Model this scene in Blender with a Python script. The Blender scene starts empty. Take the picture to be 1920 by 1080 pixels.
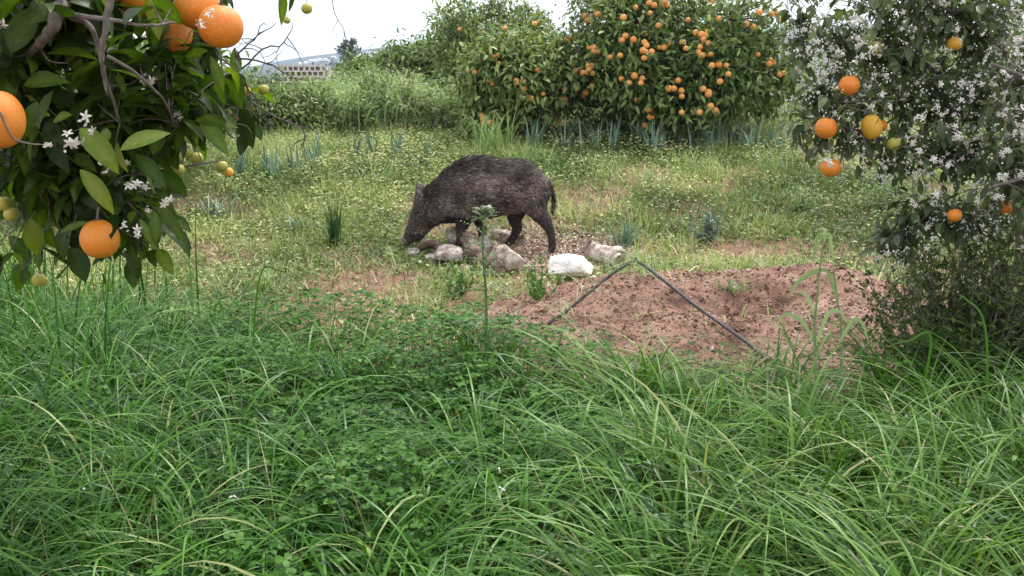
import bpy, math, random
import numpy as np
from mathutils import Vector, Matrix, noise as mnoise

rng = np.random.default_rng(11)
random.seed(11)
scene = bpy.context.scene
COL = scene.collection
R = math.radians

# ------------------------------------------------------------------ camera
FPX = 1844.0                       # focal length in pixels of a 1920 wide frame
PITCH = math.atan((540 - 150) / FPX)
CP, SP = math.cos(PITCH), math.sin(PITCH)
CAMZ = 1.2
cam_d = bpy.data.cameras.new('trail_camera')
cam = bpy.data.objects.new('trail_camera', cam_d)
COL.objects.link(cam)
cam.location = (0, 0, CAMZ)
cam.rotation_euler = (R(90) - PITCH, 0, 0)
cam_d.sensor_width = 36
cam_d.lens = 36 * FPX / 1920
cam_d.clip_start = 0.05
cam_d.clip_end = 9000
scene.camera = cam

# ------------------------------------------------------------------ sky, sun, exposure
SUN_EL, SUN_AZ = R(58), R(35)      # azimuth measured from +Y towards +X
world = bpy.data.worlds.new('World')
scene.world = world
world.use_nodes = True
nt = world.node_tree
nt.nodes.clear()
sky = nt.nodes.new('ShaderNodeTexSky')
sky.sky_type = 'NISHITA'
sky.sun_disc = False
sky.sun_elevation = SUN_EL
sky.sun_rotation = SUN_AZ
sky.air_density = 1.0
sky.dust_density = 3.0
mixc = nt.nodes.new('ShaderNodeMix')
mixc.data_type = 'RGBA'
mixc.inputs[0].default_value = 0.8
mixc.inputs[7].default_value = (10.5, 10.6, 10.8, 1)      # thin bright cloud cover
bg = nt.nodes.new('ShaderNodeBackground')
bg.inputs['Strength'].default_value = 0.072
wo = nt.nodes.new('ShaderNodeOutputWorld')
nt.links.new(sky.outputs[0], mixc.inputs[6])
nt.links.new(mixc.outputs[2], bg.inputs['Color'])
nt.links.new(bg.outputs[0], wo.inputs['Surface'])

sun_d = bpy.data.lights.new('sun', 'SUN')
sun_d.energy = 1.5
sun_d.angle = R(12)
sun_d.color = (1.0, 0.96, 0.9)
sun = bpy.data.objects.new('sun', sun_d)
COL.objects.link(sun)
sdir = Vector((math.sin(SUN_AZ) * math.cos(SUN_EL), math.cos(SUN_AZ) * math.cos(SUN_EL), math.sin(SUN_EL)))
sun.rotation_euler = sdir.to_track_quat('Z', 'Y').to_euler()
sun.location = (6, 8, 14)

scene.view_settings.view_transform = 'Standard'
scene.view_settings.look = 'None'
scene.view_settings.gamma = 1
scene.view_settings.exposure = 1.38
scene.render.engine = 'CYCLES'
scene.cycles.max_bounces = 6
scene.cycles.diffuse_bounces = 3
scene.cycles.glossy_bounces = 2
scene.cycles.transmission_bounces = 4
scene.cycles.volume_bounces = 1
scene.cycles.use_denoising = True

# ------------------------------------------------------------------ noise
def _h(a, b, s):
    n = (a * 374761393 + b * 668265263 + s * 974634777) & 0xffffffff
    n = ((n ^ (n >> 13)) * 1274126177) & 0xffffffff
    return ((n ^ (n >> 16)) & 0xffff) / 65535.0

def vnoise(x, y, s=0):
    x = np.asarray(x, float); y = np.asarray(y, float)
    xi = np.floor(x).astype(np.int64); yi = np.floor(y).astype(np.int64)
    fx = x - xi; fy = y - yi
    fx = fx * fx * (3 - 2 * fx); fy = fy * fy * (3 - 2 * fy)
    a = _h(xi, yi, s); b = _h(xi + 1, yi, s); c = _h(xi, yi + 1, s); d = _h(xi + 1, yi + 1, s)
    return (a * (1 - fx) + b * fx) * (1 - fy) + (c * (1 - fx) + d * fx) * fy

def fbm(x, y, s=0, o=4):
    t = 0; a = .5; tot = 0
    for i in range(o):
        t = t + a * vnoise(x * 2 ** i, y * 2 ** i, s + i * 17); tot += a; a *= .5
    return t / tot

# ------------------------------------------------------------------ terrain height
_yt = np.linspace(-10, 80, 1801)
_zt = np.interp(_yt, [-10, 4.8, 6.5, 8.5, 11, 14, 20, 35, 80], [0, 0, .07, .37, .58, .72, .8, .75, .5])
_zt = np.convolve(np.pad(_zt, 12, mode='edge'), np.ones(25) / 25, 'valid')

def gbase(x, y):
    x = np.asarray(x, float); y = np.asarray(y, float)
    z = np.interp(y, _yt, _zt)
    z = z - np.clip((y - 80) / 400, 0, 1) * 3
    fade = np.clip((60 - y) / 30, 0, 1)
    return z + fade * (.06 * (fbm(x * .9, y * .9, 3) - .5) + .02 * (fbm(x * 5, y * 5, 9) - .5))

def mound_h(x, y):
    x = np.asarray(x, float); y = np.asarray(y, float)
    e = 1 - ((x - 1.05) / 1.3) ** 2 - ((y - 4.72) / np.where(y < 4.72, 1.2, .88)) ** 2
    h = .30 * np.clip(e, -1, 1)
    h = np.where(e > 0, .23 * np.clip(e, 0, 1) ** .75, h * .5)
    h = h + .09 * np.exp(-((x - 1.62) / .34) ** 2 - ((y - 4.85) / .34) ** 2)
    h = h + .03 * np.exp(-((x - .6) / .35) ** 2 - ((y - 5.0) / .25) ** 2)
    h = h - .20 * np.exp(-((x - 1.10) / .27) ** 2 - ((y - 4.55) / .19) ** 2)
    h = h - .06 * np.exp(-((x - .5) / .3) ** 2 - ((y - 4.45) / .2) ** 2)
    return h

def gz(x, y):
    return np.maximum(gbase(x, y), gbase(x, y) + mound_h(x, y))

def px(u, v, D):
    xc = (u - 960) / FPX; yc = (540 - v) / FPX
    t = D / (CP + yc * SP)
    return np.array([xc * t, D, CAMZ + (-SP + yc * CP) * t])

def gp(u, v, lo=1.0, hi=60):
    """the spot of ground seen at a pixel of the 1920 wide photo"""
    D = lo
    while D < hi:
        p = px(u, v, D)
        if p[2] <= float(gz(p[0], p[1])):
            return p
        D += .02
    return p

def pxscale(D):
    return D / FPX / CP

# ------------------------------------------------------------------ mesh helpers
class MB:
    def __init__(self):
        self.v = []; self.f = {3: [], 4: []}; self.r = []; self.n = 0
    def add(self, V, F, rnd=0.5):
        V = np.asarray(V, float).reshape(-1, 3)
        if not isinstance(F, (list, tuple)) or (len(F) and not isinstance(F[0], np.ndarray)):
            F = [np.asarray(F)]
        for a in F:
            a = np.asarray(a, np.int64)
            if a.size:
                self.f[a.shape[1]].append(a + self.n)
        rr = np.empty(len(V)); rr[:] = rnd
        self.v.append(V); self.r.append(rr); self.n += len(V)
        return self
    def build(self, name, mat, parent=None, smooth=True, origin=None):
        me = bpy.data.meshes.new(name)
        V = np.concatenate(self.v) if self.v else np.zeros((0, 3))
        if origin is not None:
            V = V - np.asarray(origin)
        rr = np.concatenate(self.r) if self.r else np.zeros(0)
        loops = []; starts = []; off = 0
        for k in (3, 4):
            if self.f[k]:
                a = np.concatenate(self.f[k])
                loops.append(a.ravel()); starts.append(off + np.arange(len(a)) * k); off += a.size
        loops = np.concatenate(loops); starts = np.concatenate(starts)
        me.vertices.add(len(V)); me.vertices.foreach_set('co', V.ravel())
        me.loops.add(len(loops)); me.loops.foreach_set('vertex_index', loops.astype(np.int32))
        me.polygons.add(len(starts)); me.polygons.foreach_set('loop_start', starts.astype(np.int32))
        me.polygons.foreach_set('use_smooth', np.full(len(starts), smooth))
        at = me.attributes.new('rnd', 'FLOAT', 'POINT')
        at.data.foreach_set('value', rr.astype(np.float32))
        me.update(calc_edges=True)
        me.materials.append(mat)
        o = bpy.data.objects.new(name, me)
        COL.objects.link(o)
        if parent is not None:
            o.parent = parent
        if origin is not None:
            o.location = origin
        return o

def tag(o, label=None, cat=None, group=None, kind=None):
    if label: o['label'] = label
    if cat: o['category'] = cat
    if group: o['group'] = group
    if kind: o['kind'] = kind
    return o

def empty(name, loc, label, cat, group=None):
    o = bpy.data.objects.new(name, None)
    o.empty_display_size = .1
    COL.objects.link(o)
    o.location = loc
    return tag(o, label, cat, group)

def reparent(o, root):
    o.parent = root
    o.matrix_parent_inverse = Matrix.Translation(-Vector(root.location))
    return o

def nrm(a):
    return a / np.maximum(np.linalg.norm(a, axis=-1, keepdims=True), 1e-9)

def strip_faces(N, rows, cols):
    i = np.arange(rows - 1)[:, None]; j = np.arange(cols - 1)[None]
    q = np.stack([i * cols + j, i * cols + j + 1, (i + 1) * cols + j + 1, (i + 1) * cols + j], -1).reshape(-1, 4)
    return (np.arange(N)[:, None, None] * rows * cols + q[None]).reshape(-1, 4)

def blades(mb, base, L, W, az, th0, bend, seg=5, tw=0.0, rnd=.5, pw=1.4, fold=0.0, basew=.6, tp=2.2):
    base = np.asarray(base, float); N = len(base)
    f = lambda a: np.broadcast_to(np.asarray(a, float), (N,))
    L, W, az, th0, bend, tw, rnd = map(f, (L, W, az, th0, bend, tw, rnd))
    s = np.linspace(0, 1, seg + 1)
    th = th0[:, None] + bend[:, None] * s[None] ** pw
    tm = .5 * (th[:, 1:] + th[:, :-1]); ds = L[:, None] / seg
    r = np.concatenate([np.zeros((N, 1)), np.cumsum(np.sin(tm) * ds, 1)], 1)
    z = np.concatenate([np.zeros((N, 1)), np.cumsum(np.cos(tm) * ds, 1)], 1)
    ca, sa = np.cos(az)[:, None], np.sin(az)[:, None]
    P = base[:, None, :] + np.stack([r * ca, r * sa, z], -1)
    nx = np.stack([np.cos(th) * ca, np.cos(th) * sa, -np.sin(th)], -1)
    sd = np.stack([-sa + 0 * th, ca + 0 * th, 0 * th], -1)
    twv = (tw[:, None] * s[None])[..., None]
    side = np.cos(twv) * sd + np.sin(twv) * nx
    nn = np.cos(twv) * nx - np.sin(twv) * sd
    w = .5 * W[:, None] * np.minimum(1, basew + (1 - basew) * s / .3)[None] * np.maximum(1 - s ** tp, .03)[None]
    if fold:
        V = np.stack([P - side * w[..., None], P - nn * (fold * w)[..., None], P + side * w[..., None]], 2)
        c = 3
    else:
        V = np.stack([P - side * w[..., None], P + side * w[..., None]], 2)
        c = 2
    mb.add(V.reshape(-1, 3), strip_faces(N, seg + 1, c), np.repeat(rnd, (seg + 1) * c))

ROWS_HI = (np.array([0, .1, .25, .42, .6, .76, .9, 1]), np.array([.04, .42, .8, 1, .93, .68, .33, .02]))
ROWS_LO = (np.array([0, .3, .7, 1]), np.array([.06, .92, .8, .03]))
ROWS_RND = (np.array([0, .25, .6, .88, 1]), np.array([.1, .7, 1.0, .75, .25]))

def leaves(mb, pos, d, up, L, W, rows=ROWS_LO, fold=.3, curl=.25, rnd=.5, wave=0.0, rib=0.0):
    pos = np.asarray(pos, float); N = len(pos)
    f = lambda a: np.broadcast_to(np.asarray(a, float), (N,))
    L, W, fold, curl, rnd = map(f, (L, W, fold, curl, rnd))
    d = nrm(np.asarray(d, float)); up = np.broadcast_to(np.asarray(up, float), (N, 3))
    y = np.cross(up, d); bad = np.linalg.norm(y, axis=1) < 1e-3
    y[bad] = [1, 0, 0]; y = nrm(y); n = np.cross(d, y)
    s, p = rows; K = len(s)
    a = s[None] * L[:, None]
    ang = curl[:, None] * s[None]
    xx = a * np.cos(ang * .8); zz = -a * np.sin(ang * .8)
    hw = .5 * W[:, None] * p[None]
    ez = fold[:, None] * hw
    wv = rng.normal(0, wave, (N, K, 2)) * hw[..., None] if wave else np.zeros((N, K, 2))
    def pt(xx, yy, zz):
        return pos[:, None] + xx[..., None] * d[:, None] + yy[..., None] * y[:, None] + zz[..., None] * n[:, None]
    V = np.stack([pt(xx, -hw, zz + ez + wv[..., 0]), pt(xx, 0 * hw, zz), pt(xx, hw, zz + ez + wv[..., 1])], 2)
    rr = np.repeat(rnd, K * 3).reshape(N, K, 3)
    if rib:
        rr = rr + np.array([-.04, rib, -.04])
    mb.add(V.reshape(-1, 3), strip_faces(N, K, 3), rr.ravel())

def tube(mb, pts, rad, sides=6, rnd=.5, cap=True, rough=0.0):
    P = np.asarray(pts, float); n = len(P)
    rad = np.broadcast_to(np.asarray(rad, float), (n,))
    T = nrm(np.gradient(P, axis=0))
    ref = np.array([0, 0, 1.0]) if abs(T[0][2]) < .9 else np.array([1.0, 0, 0])
    rings = []
    u = nrm(np.cross(T[0], ref))
    a = np.linspace(0, 2 * math.pi, sides, endpoint=False)
    ridge = rng.normal(0, rough, sides) if rough else 0
    for i in range(n):
        u = nrm(u - T[i] * np.dot(u, T[i])); w = np.cross(T[i], u)
        rr = rad[i] * (1 + ridge + (rng.normal(0, rough * .3, sides) if rough else 0))
        rings.append(P[i] + (np.cos(a) * rr)[:, None] * u + (np.sin(a) * rr)[:, None] * w)
    V = np.concatenate(rings)
    i = np.arange(n - 1)[:, None]; j = np.arange(sides)[None]; k = (j + 1) % sides
    F = np.stack([i * sides + j, i * sides + k, (i + 1) * sides + k, (i + 1) * sides + j], -1).reshape(-1, 4)
    Fs = [F]
    if cap:
        V = np.concatenate([V, P[:1], P[-1:]])
        jj = np.arange(sides); kk = (jj + 1) % sides
        Fs.append(np.stack([np.full(sides, n * sides), kk, jj], -1))
        Fs.append(np.stack([np.full(sides, n * sides + 1), (n - 1) * sides + jj, (n - 1) * sides + kk], -1))
    mb.add(V, Fs, rnd)

def spline(pts, n):
    """smooth curve through points (Catmull-Rom)"""
    P = np.asarray(pts, float)
    P = np.concatenate([2 * P[:1] - P[1:2], P, 2 * P[-1:] - P[-2:-1]])
    out = []
    m = len(P) - 3
    for t in np.linspace(0, m - 1e-6, n):
        i = int(t); f = t - i
        a, b, c, d = P[i:i + 4]
        out.append(.5 * (2 * b + (c - a) * f + (2 * a - 5 * b + 4 * c - d) * f * f + (3 * b - a - 3 * c + d) * f ** 3))
    return np.array(out)

def box(mb, x0, x1, y0, y1, z0, z1, rnd=.5):
    V = [(x, y, z) for z in (z0, z1) for y in (y0, y1) for x in (x0, x1)]
    mb.add(V, np.array([(0, 2, 3, 1), (4, 5, 7, 6), (0, 1, 5, 4), (2, 6, 7, 3), (0, 4, 6, 2), (1, 3, 7, 5)]), rnd)

def sphere(mb, c, r, seg=24, rings=14, rnd=.5, scale=(1, 1, 1), fn=None):
    th = np.linspace(0, math.pi, rings + 1)[1:-1]; ph = np.linspace(0, 2 * math.pi, seg, endpoint=False)
    T, Pp = np.meshgrid(th, ph, indexing='ij')
    V = np.stack([np.sin(T) * np.cos(Pp), np.sin(T) * np.sin(Pp), np.cos(T)], -1).reshape(-1, 3)
    V = np.concatenate([V, [[0, 0, 1], [0, 0, -1]]])
    if fn is not None: V = fn(V)
    V = V * r * np.asarray(scale) + np.asarray(c)
    m = rings - 1
    i = np.arange(m - 1)[:, None]; j = np.arange(seg)[None]; k = (j + 1) % seg
    F = np.stack([i * seg + j, (i + 1) * seg + j, (i + 1) * seg + k, i * seg + k], -1).reshape(-1, 4)
    jj = np.arange(seg); kk = (jj + 1) % seg
    F2 = np.stack([np.full(seg, m * seg), jj, kk], -1)
    F3 = np.stack([np.full(seg, m * seg + 1), (m - 1) * seg + kk, (m - 1) * seg + jj], -1)
    mb.add(V, [F, F2, F3], rnd)

# ------------------------------------------------------------------ materials
def ramp(nt, stops):
    r = nt.nodes.new('ShaderNodeValToRGB')
    e = r.color_ramp.elements
    while len(e) < len(stops): e.new(.5)
    for i, (p, c) in enumerate(stops):
        e[i].position = p; e[i].color = (*c, 1)
    return r

def mat_leaf(name, stops, rough=.45, transl=.25, spec=.4, tint=(1.25, 1.35, .7), mott=0.0):
    m = bpy.data.materials.new(name); m.use_nodes = True
    nt = m.node_tree; nt.nodes.clear()
    at = nt.nodes.new('ShaderNodeAttribute'); at.attribute_name = 'rnd'
    rp = ramp(nt, stops)
    nt.links.new(at.outputs['Fac'], rp.inputs[0])
    if mott:
        tc = nt.nodes.new('ShaderNodeTexCoord'); nz = nt.nodes.new('ShaderNodeTexNoise'); nz.inputs['Scale'].default_value = 90; nz.inputs['Detail'].default_value = 4
        nt.links.new(tc.outputs['Object'], nz.inputs['Vector'])
        ma = nt.nodes.new('ShaderNodeMath'); ma.operation = 'MULTIPLY_ADD'; ma.inputs[1].default_value = mott; 
        sb = nt.nodes.new('ShaderNodeMath'); sb.operation = 'SUBTRACT'; sb.inputs[1].default_value = .5
        nt.links.new(nz.outputs['Fac'], sb.inputs[0]); nt.links.new(sb.outputs[0], ma.inputs[0]); nt.links.new(at.outputs['Fac'], ma.inputs[2])
        nt.links.new(ma.outputs[0], rp.inputs[0])
    p = nt.nodes.new('ShaderNodeBsdfPrincipled')
    p.inputs['Roughness'].default_value = rough
    p.inputs['Specular IOR Level'].default_value = spec
    nt.links.new(rp.outputs[0], p.inputs['Base Color'])
    out = nt.nodes.new('ShaderNodeOutputMaterial')
    if transl > 0:
        tr = nt.nodes.new('ShaderNodeBsdfTranslucent')
        mu = nt.nodes.new('ShaderNodeMix'); mu.data_type = 'RGBA'; mu.blend_type = 'MULTIPLY'
        mu.inputs[0].default_value = 1; mu.inputs[7].default_value = (*tint, 1)
        nt.links.new(rp.outputs[0], mu.inputs[6]); nt.links.new(mu.outputs[2], tr.inputs[0])
        mx = nt.nodes.new('ShaderNodeMixShader'); mx.inputs[0].default_value = transl
        nt.links.new(p.outputs[0], mx.inputs[1]); nt.links.new(tr.outputs[0], mx.inputs[2])
        nt.links.new(mx.outputs[0], out.inputs[0])
    else:
        nt.links.new(p.outputs[0], out.inputs[0])
    return m

def mat_noise(name, stops, scale=8, detail=6, rough=.85, bump=.4, bscale=40, bdist=.01, spec=.25, stretch=(1, 1, 1), voro=0, attr=0.0):
    m = bpy.data.materials.new(name); m.use_nodes = True
    nt = m.node_tree; nt.nodes.clear()
    tc = nt.nodes.new('ShaderNodeTexCoord')
    mp = nt.nodes.new('ShaderNodeMapping'); mp.inputs['Scale'].default_value = stretch
    nt.links.new(tc.outputs['Object'], mp.inputs[0])
    n1 = nt.nodes.new('ShaderNodeTexNoise'); n1.inputs['Scale'].default_value = scale
    n1.inputs['Detail'].default_value = detail; n1.inputs['Roughness'].default_value = .65
    nt.links.new(mp.outputs[0], n1.inputs['Vector'])
    rp = ramp(nt, stops)
    fac = n1.outputs['Fac']
    if attr:
        at = nt.nodes.new('ShaderNodeAttribute'); at.attribute_name = 'rnd'
        ma = nt.nodes.new('ShaderNodeMath'); ma.operation = 'MULTIPLY_ADD'
        ma.inputs[1].default_value = attr
        sb = nt.nodes.new('ShaderNodeMath'); sb.operation = 'SUBTRACT'; sb.inputs[1].default_value = .5
        nt.links.new(at.outputs['Fac'], sb.inputs[0]); nt.links.new(sb.outputs[0], ma.inputs[0]); nt.links.new(fac, ma.inputs[2])
        fac = ma.outputs[0]
    nt.links.new(fac, rp.inputs[0])
    p = nt.nodes.new('ShaderNodeBsdfPrincipled')
    p.inputs['Roughness'].default_value = rough
    p.inputs['Specular IOR Level'].default_value = spec
    nt.links.new(rp.outputs[0], p.inputs['Base Color'])
    if bump:
        if voro:
            n2 = nt.nodes.new('ShaderNodeTexVoronoi'); n2.inputs['Scale'].default_value = bscale
            h = n2.outputs['Distance']
        else:
            n2 = nt.nodes.new('ShaderNodeTexNoise'); n2.inputs['Scale'].default_value = bscale
            n2.inputs['Detail'].default_value = 5
            h = n2.outputs['Fac']
        nt.links.new(mp.outputs[0], n2.inputs['Vector'])
        b = nt.nodes.new('ShaderNodeBump'); b.inputs['Strength'].default_value = bump; b.inputs['Distance'].default_value = bdist
        nt.links.new(h, b.inputs['Height']); nt.links.new(b.outputs[0], p.inputs['Normal'])
    out = nt.nodes.new('ShaderNodeOutputMaterial')
    nt.links.new(p.outputs[0], out.inputs[0])
    return m

M = {}
M['ground'] = mat_noise('ground_soil', [(.3, (.08, .05, .035)), (.45, (.22, .125, .09)), (.58, (.27, .17, .12)), (.74, (.16, .15, .07))], 5.5, 9, .95, .8, 55, .02, .1)
M['mound'] = mat_noise('red_soil', [(.34, (.105, .06, .045)), (.45, (.24, .14, .106)), (.57, (.335, .21, .163)), (.72, (.46, .33, .27))], 4.5, 13, .95, .9, 90, .012, .1)
M['clod'] = mat_noise('soil_clods', [(.15, (.105, .06, .044)), (.5, (.245, .145, .108)), (.88, (.38, .26, .205)), (.97, (.64, .57, .52))], 12, 4, .95, .6, 80, .006, .1, attr=.8)
M['gravel'] = mat_noise('feed_gravel', [(.1, (.09, .05, .035)), (.4, (.25, .15, .11)), (.65, (.42, .30, .24)), (.9, (.62, .54, .47))], 9, 3, .9, .4, 80, .004, .2, attr=.9)
M['hills'] = mat_noise('hill_scrub', [(.3, (.010, .02, .014)), (.5, (.022, .034, .022)), (.7, (.06, .062, .045))], .012, 8, 1, 0)
M['house'] = mat_noise('white_render', [(.3, (.74, .72, .68)), (.7, (.82, .8, .77))], .2, 3, .8, 0)
M['rooftile'] = mat_noise('terracotta', [(.3, (.35, .16, .09)), (.7, (.45, .24, .15))], .5, 3, .8, 0)
M['block'] = mat_noise('concrete_block', [(.3, (.42, .40, .37)), (.7, (.60, .58, .55))], 6, 5, .95, .4, 60, .006, .1)
M['bark'] = mat_noise('citrus_bark', [(.3, (.045, .036, .03)), (.6, (.12, .10, .08)), (.8, (.22, .20, .17))], 30, 5, .9, .6, 120, .004, .2)
M['twig'] = mat_noise('grey_twig', [(.3, (.06, .05, .045)), (.7, (.20, .18, .16))], 40, 3, .9, .3, 150, .002, .2)
M['rind'] = mat_noise('orange_rind', [(.3, (.62, .17, .014)), (.7, (.76, .25, .028))], 7, 4, .42, .22, 130, .003, .45, voro=1)
M['rind_far'] = mat_noise('orange_rind_sunny', [(.3, (.70, .30, .07)), (.7, (.80, .44, .16))], 20, 2, .5, 0, spec=.4)
M['rind_yellow'] = mat_noise('yellow_orange_rind', [(.3, (.70, .32, .03)), (.7, (.66, .42, .06))], 18, 4, .45, .2, 140, .003, .4, voro=1)
M['rind_green'] = mat_noise('unripe_rind', [(.35, (.20, .24, .04)), (.55, (.38, .37, .07)), (.75, (.55, .36, .06))], 16, 3, .45, .2, 150, .003, .4, voro=1)
M['petal'] = mat_leaf('blossom', [(0, (.42, .41, .37)), (.35, (.60, .59, .56)), (.8, (.78, .77, .74)), (.9, (.62, .48, .10))], .5, .2, .3, (1, 1, 1))  # greyer petal tones carry shade in their colour
M['leaf_near'] = mat_leaf('citrus_leaf', [(0, (.011, .028, .006)), (.35, (.028, .060, .009)), (.65, (.066, .122, .015)), (.88, (.135, .21, .028)), (1, (.2, .24, .045))], .42, .46, .32, (1.6, 1.7, .35), .35)
M['leaf_right'] = mat_leaf('citrus_leaf_grey', [(0, (.045, .070, .034)), (.5, (.105, .148, .066)), (.85, (.19, .235, .10)), (1, (.32, .35, .16))], .42, .36, .45, mott=.3)
M['leaf_far'] = mat_leaf('citrus_leaf_far', [(0, (.036, .066, .018)), (.4, (.10, .158, .042)), (.75, (.20, .275, .085)), (1, (.38, .43, .19))], .48, .3, .28)
M['leaf_dist'] = mat_leaf('scrub_leaf', [(0, (.03, .055, .022)), (.5, (.06, .10, .035)), (1, (.14, .18, .07))], .6, .15, .2)
M['grass'] = mat_leaf('lush_grass', [(0, (.011, .050, .005)), (.4, (.042, .136, .012)), (.75, (.105, .245, .032)), (.93, (.20, .34, .09)), (1, (.42, .38, .19))], .34, .26, .25, (1.2, 1.4, .6))
M['grass_y'] = mat_leaf('yellowish_grass', [(0, (.017, .060, .006)), (.4, (.056, .148, .015)), (.75, (.13, .255, .038)), (.93, (.225, .34, .09)), (1, (.42, .38, .2))], .38, .28, .28, (1.2, 1.35, .6))
M['clover'] = mat_leaf('clover_leaf', [(0, (.014, .058, .006)), (.5, (.050, .150, .014)), (.9, (.108, .245, .036)), (1, (.18, .31, .07))], .5, .3, .25, (1.2, 1.4, .6))
M['meadow'] = mat_leaf('meadow_leaf', [(0, (.05, .10, .022)), (.3, (.14, .21, .055)), (.6, (.27, .34, .115)), (.85, (.44, .47, .21)), (1, (.62, .58, .36))], .55, .25, .3)
M['straw'] = mat_leaf('dry_straw', [(0, (.18, .10, .06)), (.4, (.36, .27, .15)), (.8, (.52, .43, .27)), (1, (.66, .6, .47))], .7, .1, .2, (1, 1, 1))
M['flower'] = mat_leaf('pale_yellow_flower', [(0, (.60, .52, .12)), (.5, (.72, .66, .28)), (1, (.8, .76, .52))], .6, .25, .2, (1, 1, 1))
M['weed'] = mat_leaf('grey_green_weed', [(0, (.09, .15, .062)), (.4, (.20, .29, .13)), (.75, (.32, .42, .21)), (1, (.52, .53, .36))], .6, .38, .35)
M['leek'] = mat_leaf('blue_green_leaf', [(0, (.07, .14, .10)), (.5, (.14, .23, .17)), (.85, (.25, .35, .26)), (1, (.45, .43, .28))], .45, .15, .45, (1, 1.2, .8))
M['pale_grass'] = mat_leaf('pale_grass', [(0, (.10, .18, .06)), (.5, (.2, .31, .11)), (.85, (.32, .41, .18)), (1, (.5, .46, .3))], .5, .25, .35)
M['rush'] = mat_leaf('dark_rush', [(0, (.018, .05, .016)), (.6, (.045, .11, .03)), (1, (.12, .2, .06))], .5, .15, .3)
M['shrub'] = mat_leaf('shrub_leaf', [(0, (.026, .044, .012)), (.5, (.06, .10, .024)), (.85, (.13, .17, .045)), (1, (.26, .26, .1))], .6, .2, .2)
M['thistle'] = mat_leaf('thistle', [(0, (.06, .13, .035)), (.5, (.12, .21, .075)), (1, (.32, .39, .24))], .55, .15, .3)
M['white_rock'] = mat_noise('white_limestone', [(.30, (.46, .39, .33)), (.43, (.74, .70, .65)), (.6, (.86, .84, .81))], 12, 10, .9, 1, 60, .012, .2)
M['rock'] = mat_noise('brown_stone', [(.34, (.15, .105, .085)), (.46, (.32, .24, .20)), (.55, (.50, .41, .365)), (.63, (.76, .70, .65))], 10, 11, .9, 1, 60, .012, .2)
M['grey_rock'] = mat_noise('grey_brown_stone', [(.35, (.14, .112, .098)), (.5, (.34, .28, .25)), (.62, (.58, .51, .47))], 12, 10, .9, 1, 70, .01, .2)
M['log'] = mat_noise('weathered_log', [(.36, (.17, .12, .095)), (.5, (.43, .345, .295)), (.62, (.66, .58, .52))], 16, 10, .9, 1, 80, .008, .2, (1, 1, 1))
M['dark_log'] = mat_noise('rotten_log', [(.36, (.04, .027, .021)), (.52, (.125, .085, .068)), (.68, (.33, .25, .21))], 14, 10, .9, 1, 80, .01, .2)
M['cut_wood'] = mat_noise('cut_wood', [(.38, (.09, .055, .04)), (.62, (.30, .21, .165))], 30, 4, .9, .4, 80, .003, .2)
M['hose'] = mat_noise('grey_hose', [(.3, (.035, .036, .038)), (.7, (.10, .10, .10))], 30, 4, .6, .2, 120, .002, .35)
M['boar_skin'] = mat_noise('boar_skin', [(.3, (.016, .012, .011)), (.7, (.045, .034, .03))], 18, 5, .75, .5, 90, .006, .3)
M['boar_hair'] = mat_leaf('boar_bristle', [(0, (.014, .011, .011)), (.3, (.055, .040, .037)), (.6, (.155, .110, .099)), (.93, (.31, .235, .21)), (1, (.40, .34, .31))], .65, 0, .3)
M['snout'] = mat_noise('snout_skin', [(.3, (.08, .045, .035)), (.7, (.20, .12, .095))], 30, 3, .5, .3, 100, .003, .4)
M['eye'] = mat_noise('eye', [(.3, (.006, .005, .004)), (.7, (.012, .01, .008))], 5, 2, .12, 0, spec=.6)
M['hoof'] = mat_noise('hoof_horn', [(.3, (.014, .012, .011)), (.7, (.04, .035, .03))], 30, 3, .5, 0)

def vary(m, amt, ripe):
    nt = m.node_tree; p = next(n for n in nt.nodes if n.type == 'BSDF_PRINCIPLED'); src = p.inputs['Base Color'].links[0].from_socket
    oi = nt.nodes.new('ShaderNodeObjectInfo'); mu = nt.nodes.new('ShaderNodeMath'); mu.operation = 'MULTIPLY'; mu.inputs[1].default_value = amt
    mx = nt.nodes.new('ShaderNodeMix'); mx.data_type = 'RGBA'; mx.inputs[7].default_value = (*ripe, 1)
    nt.links.new(oi.outputs['Random'], mu.inputs[0]); nt.links.new(mu.outputs[0], mx.inputs[0]); nt.links.new(src, mx.inputs[6]); nt.links.new(mx.outputs[2], p.inputs['Base Color'])
vary(M['rind_far'], .7, (.58, .19, .03)); vary(M['rind'], .25, (.62, .30, .03)); vary(M['rind_green'], .4, (.50, .42, .08))
# ------------------------------------------------------------------ ground, mound, hills
def graded(a0, a1, fine0, fine1, fine, coarse_n):
    mid = np.arange(fine0, fine1, fine)
    lo = fine0 - np.geomspace(fine, fine0 - a0, coarse_n)[::-1]
    hi = fine1 + np.geomspace(fine, a1 - fine1, coarse_n)
    return np.concatenate([lo, mid, hi])

gx = graded(-3000, 3000, -5, 5, .035, 50)
gy = graded(-60, 3200, .5, 12.5, .04, 50)
X, Y = np.meshgrid(gx, gy)
Z = gbase(X, Y)
fine = (Y > .5) & (Y < 12.5) & (np.abs(X) < 5)
Z = Z + fine * .012 * (fbm(X * 14, Y * 14, 21, 3) - .5)
mb = MB(); mb.add(np.stack([X, Y, Z], -1), strip_faces(1, len(gy), len(gx)))
tag(mb.build('ground', M['ground']), 'reddish bare soil of the orchard clearing under the weeds', 'ground', kind='structure')

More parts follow.
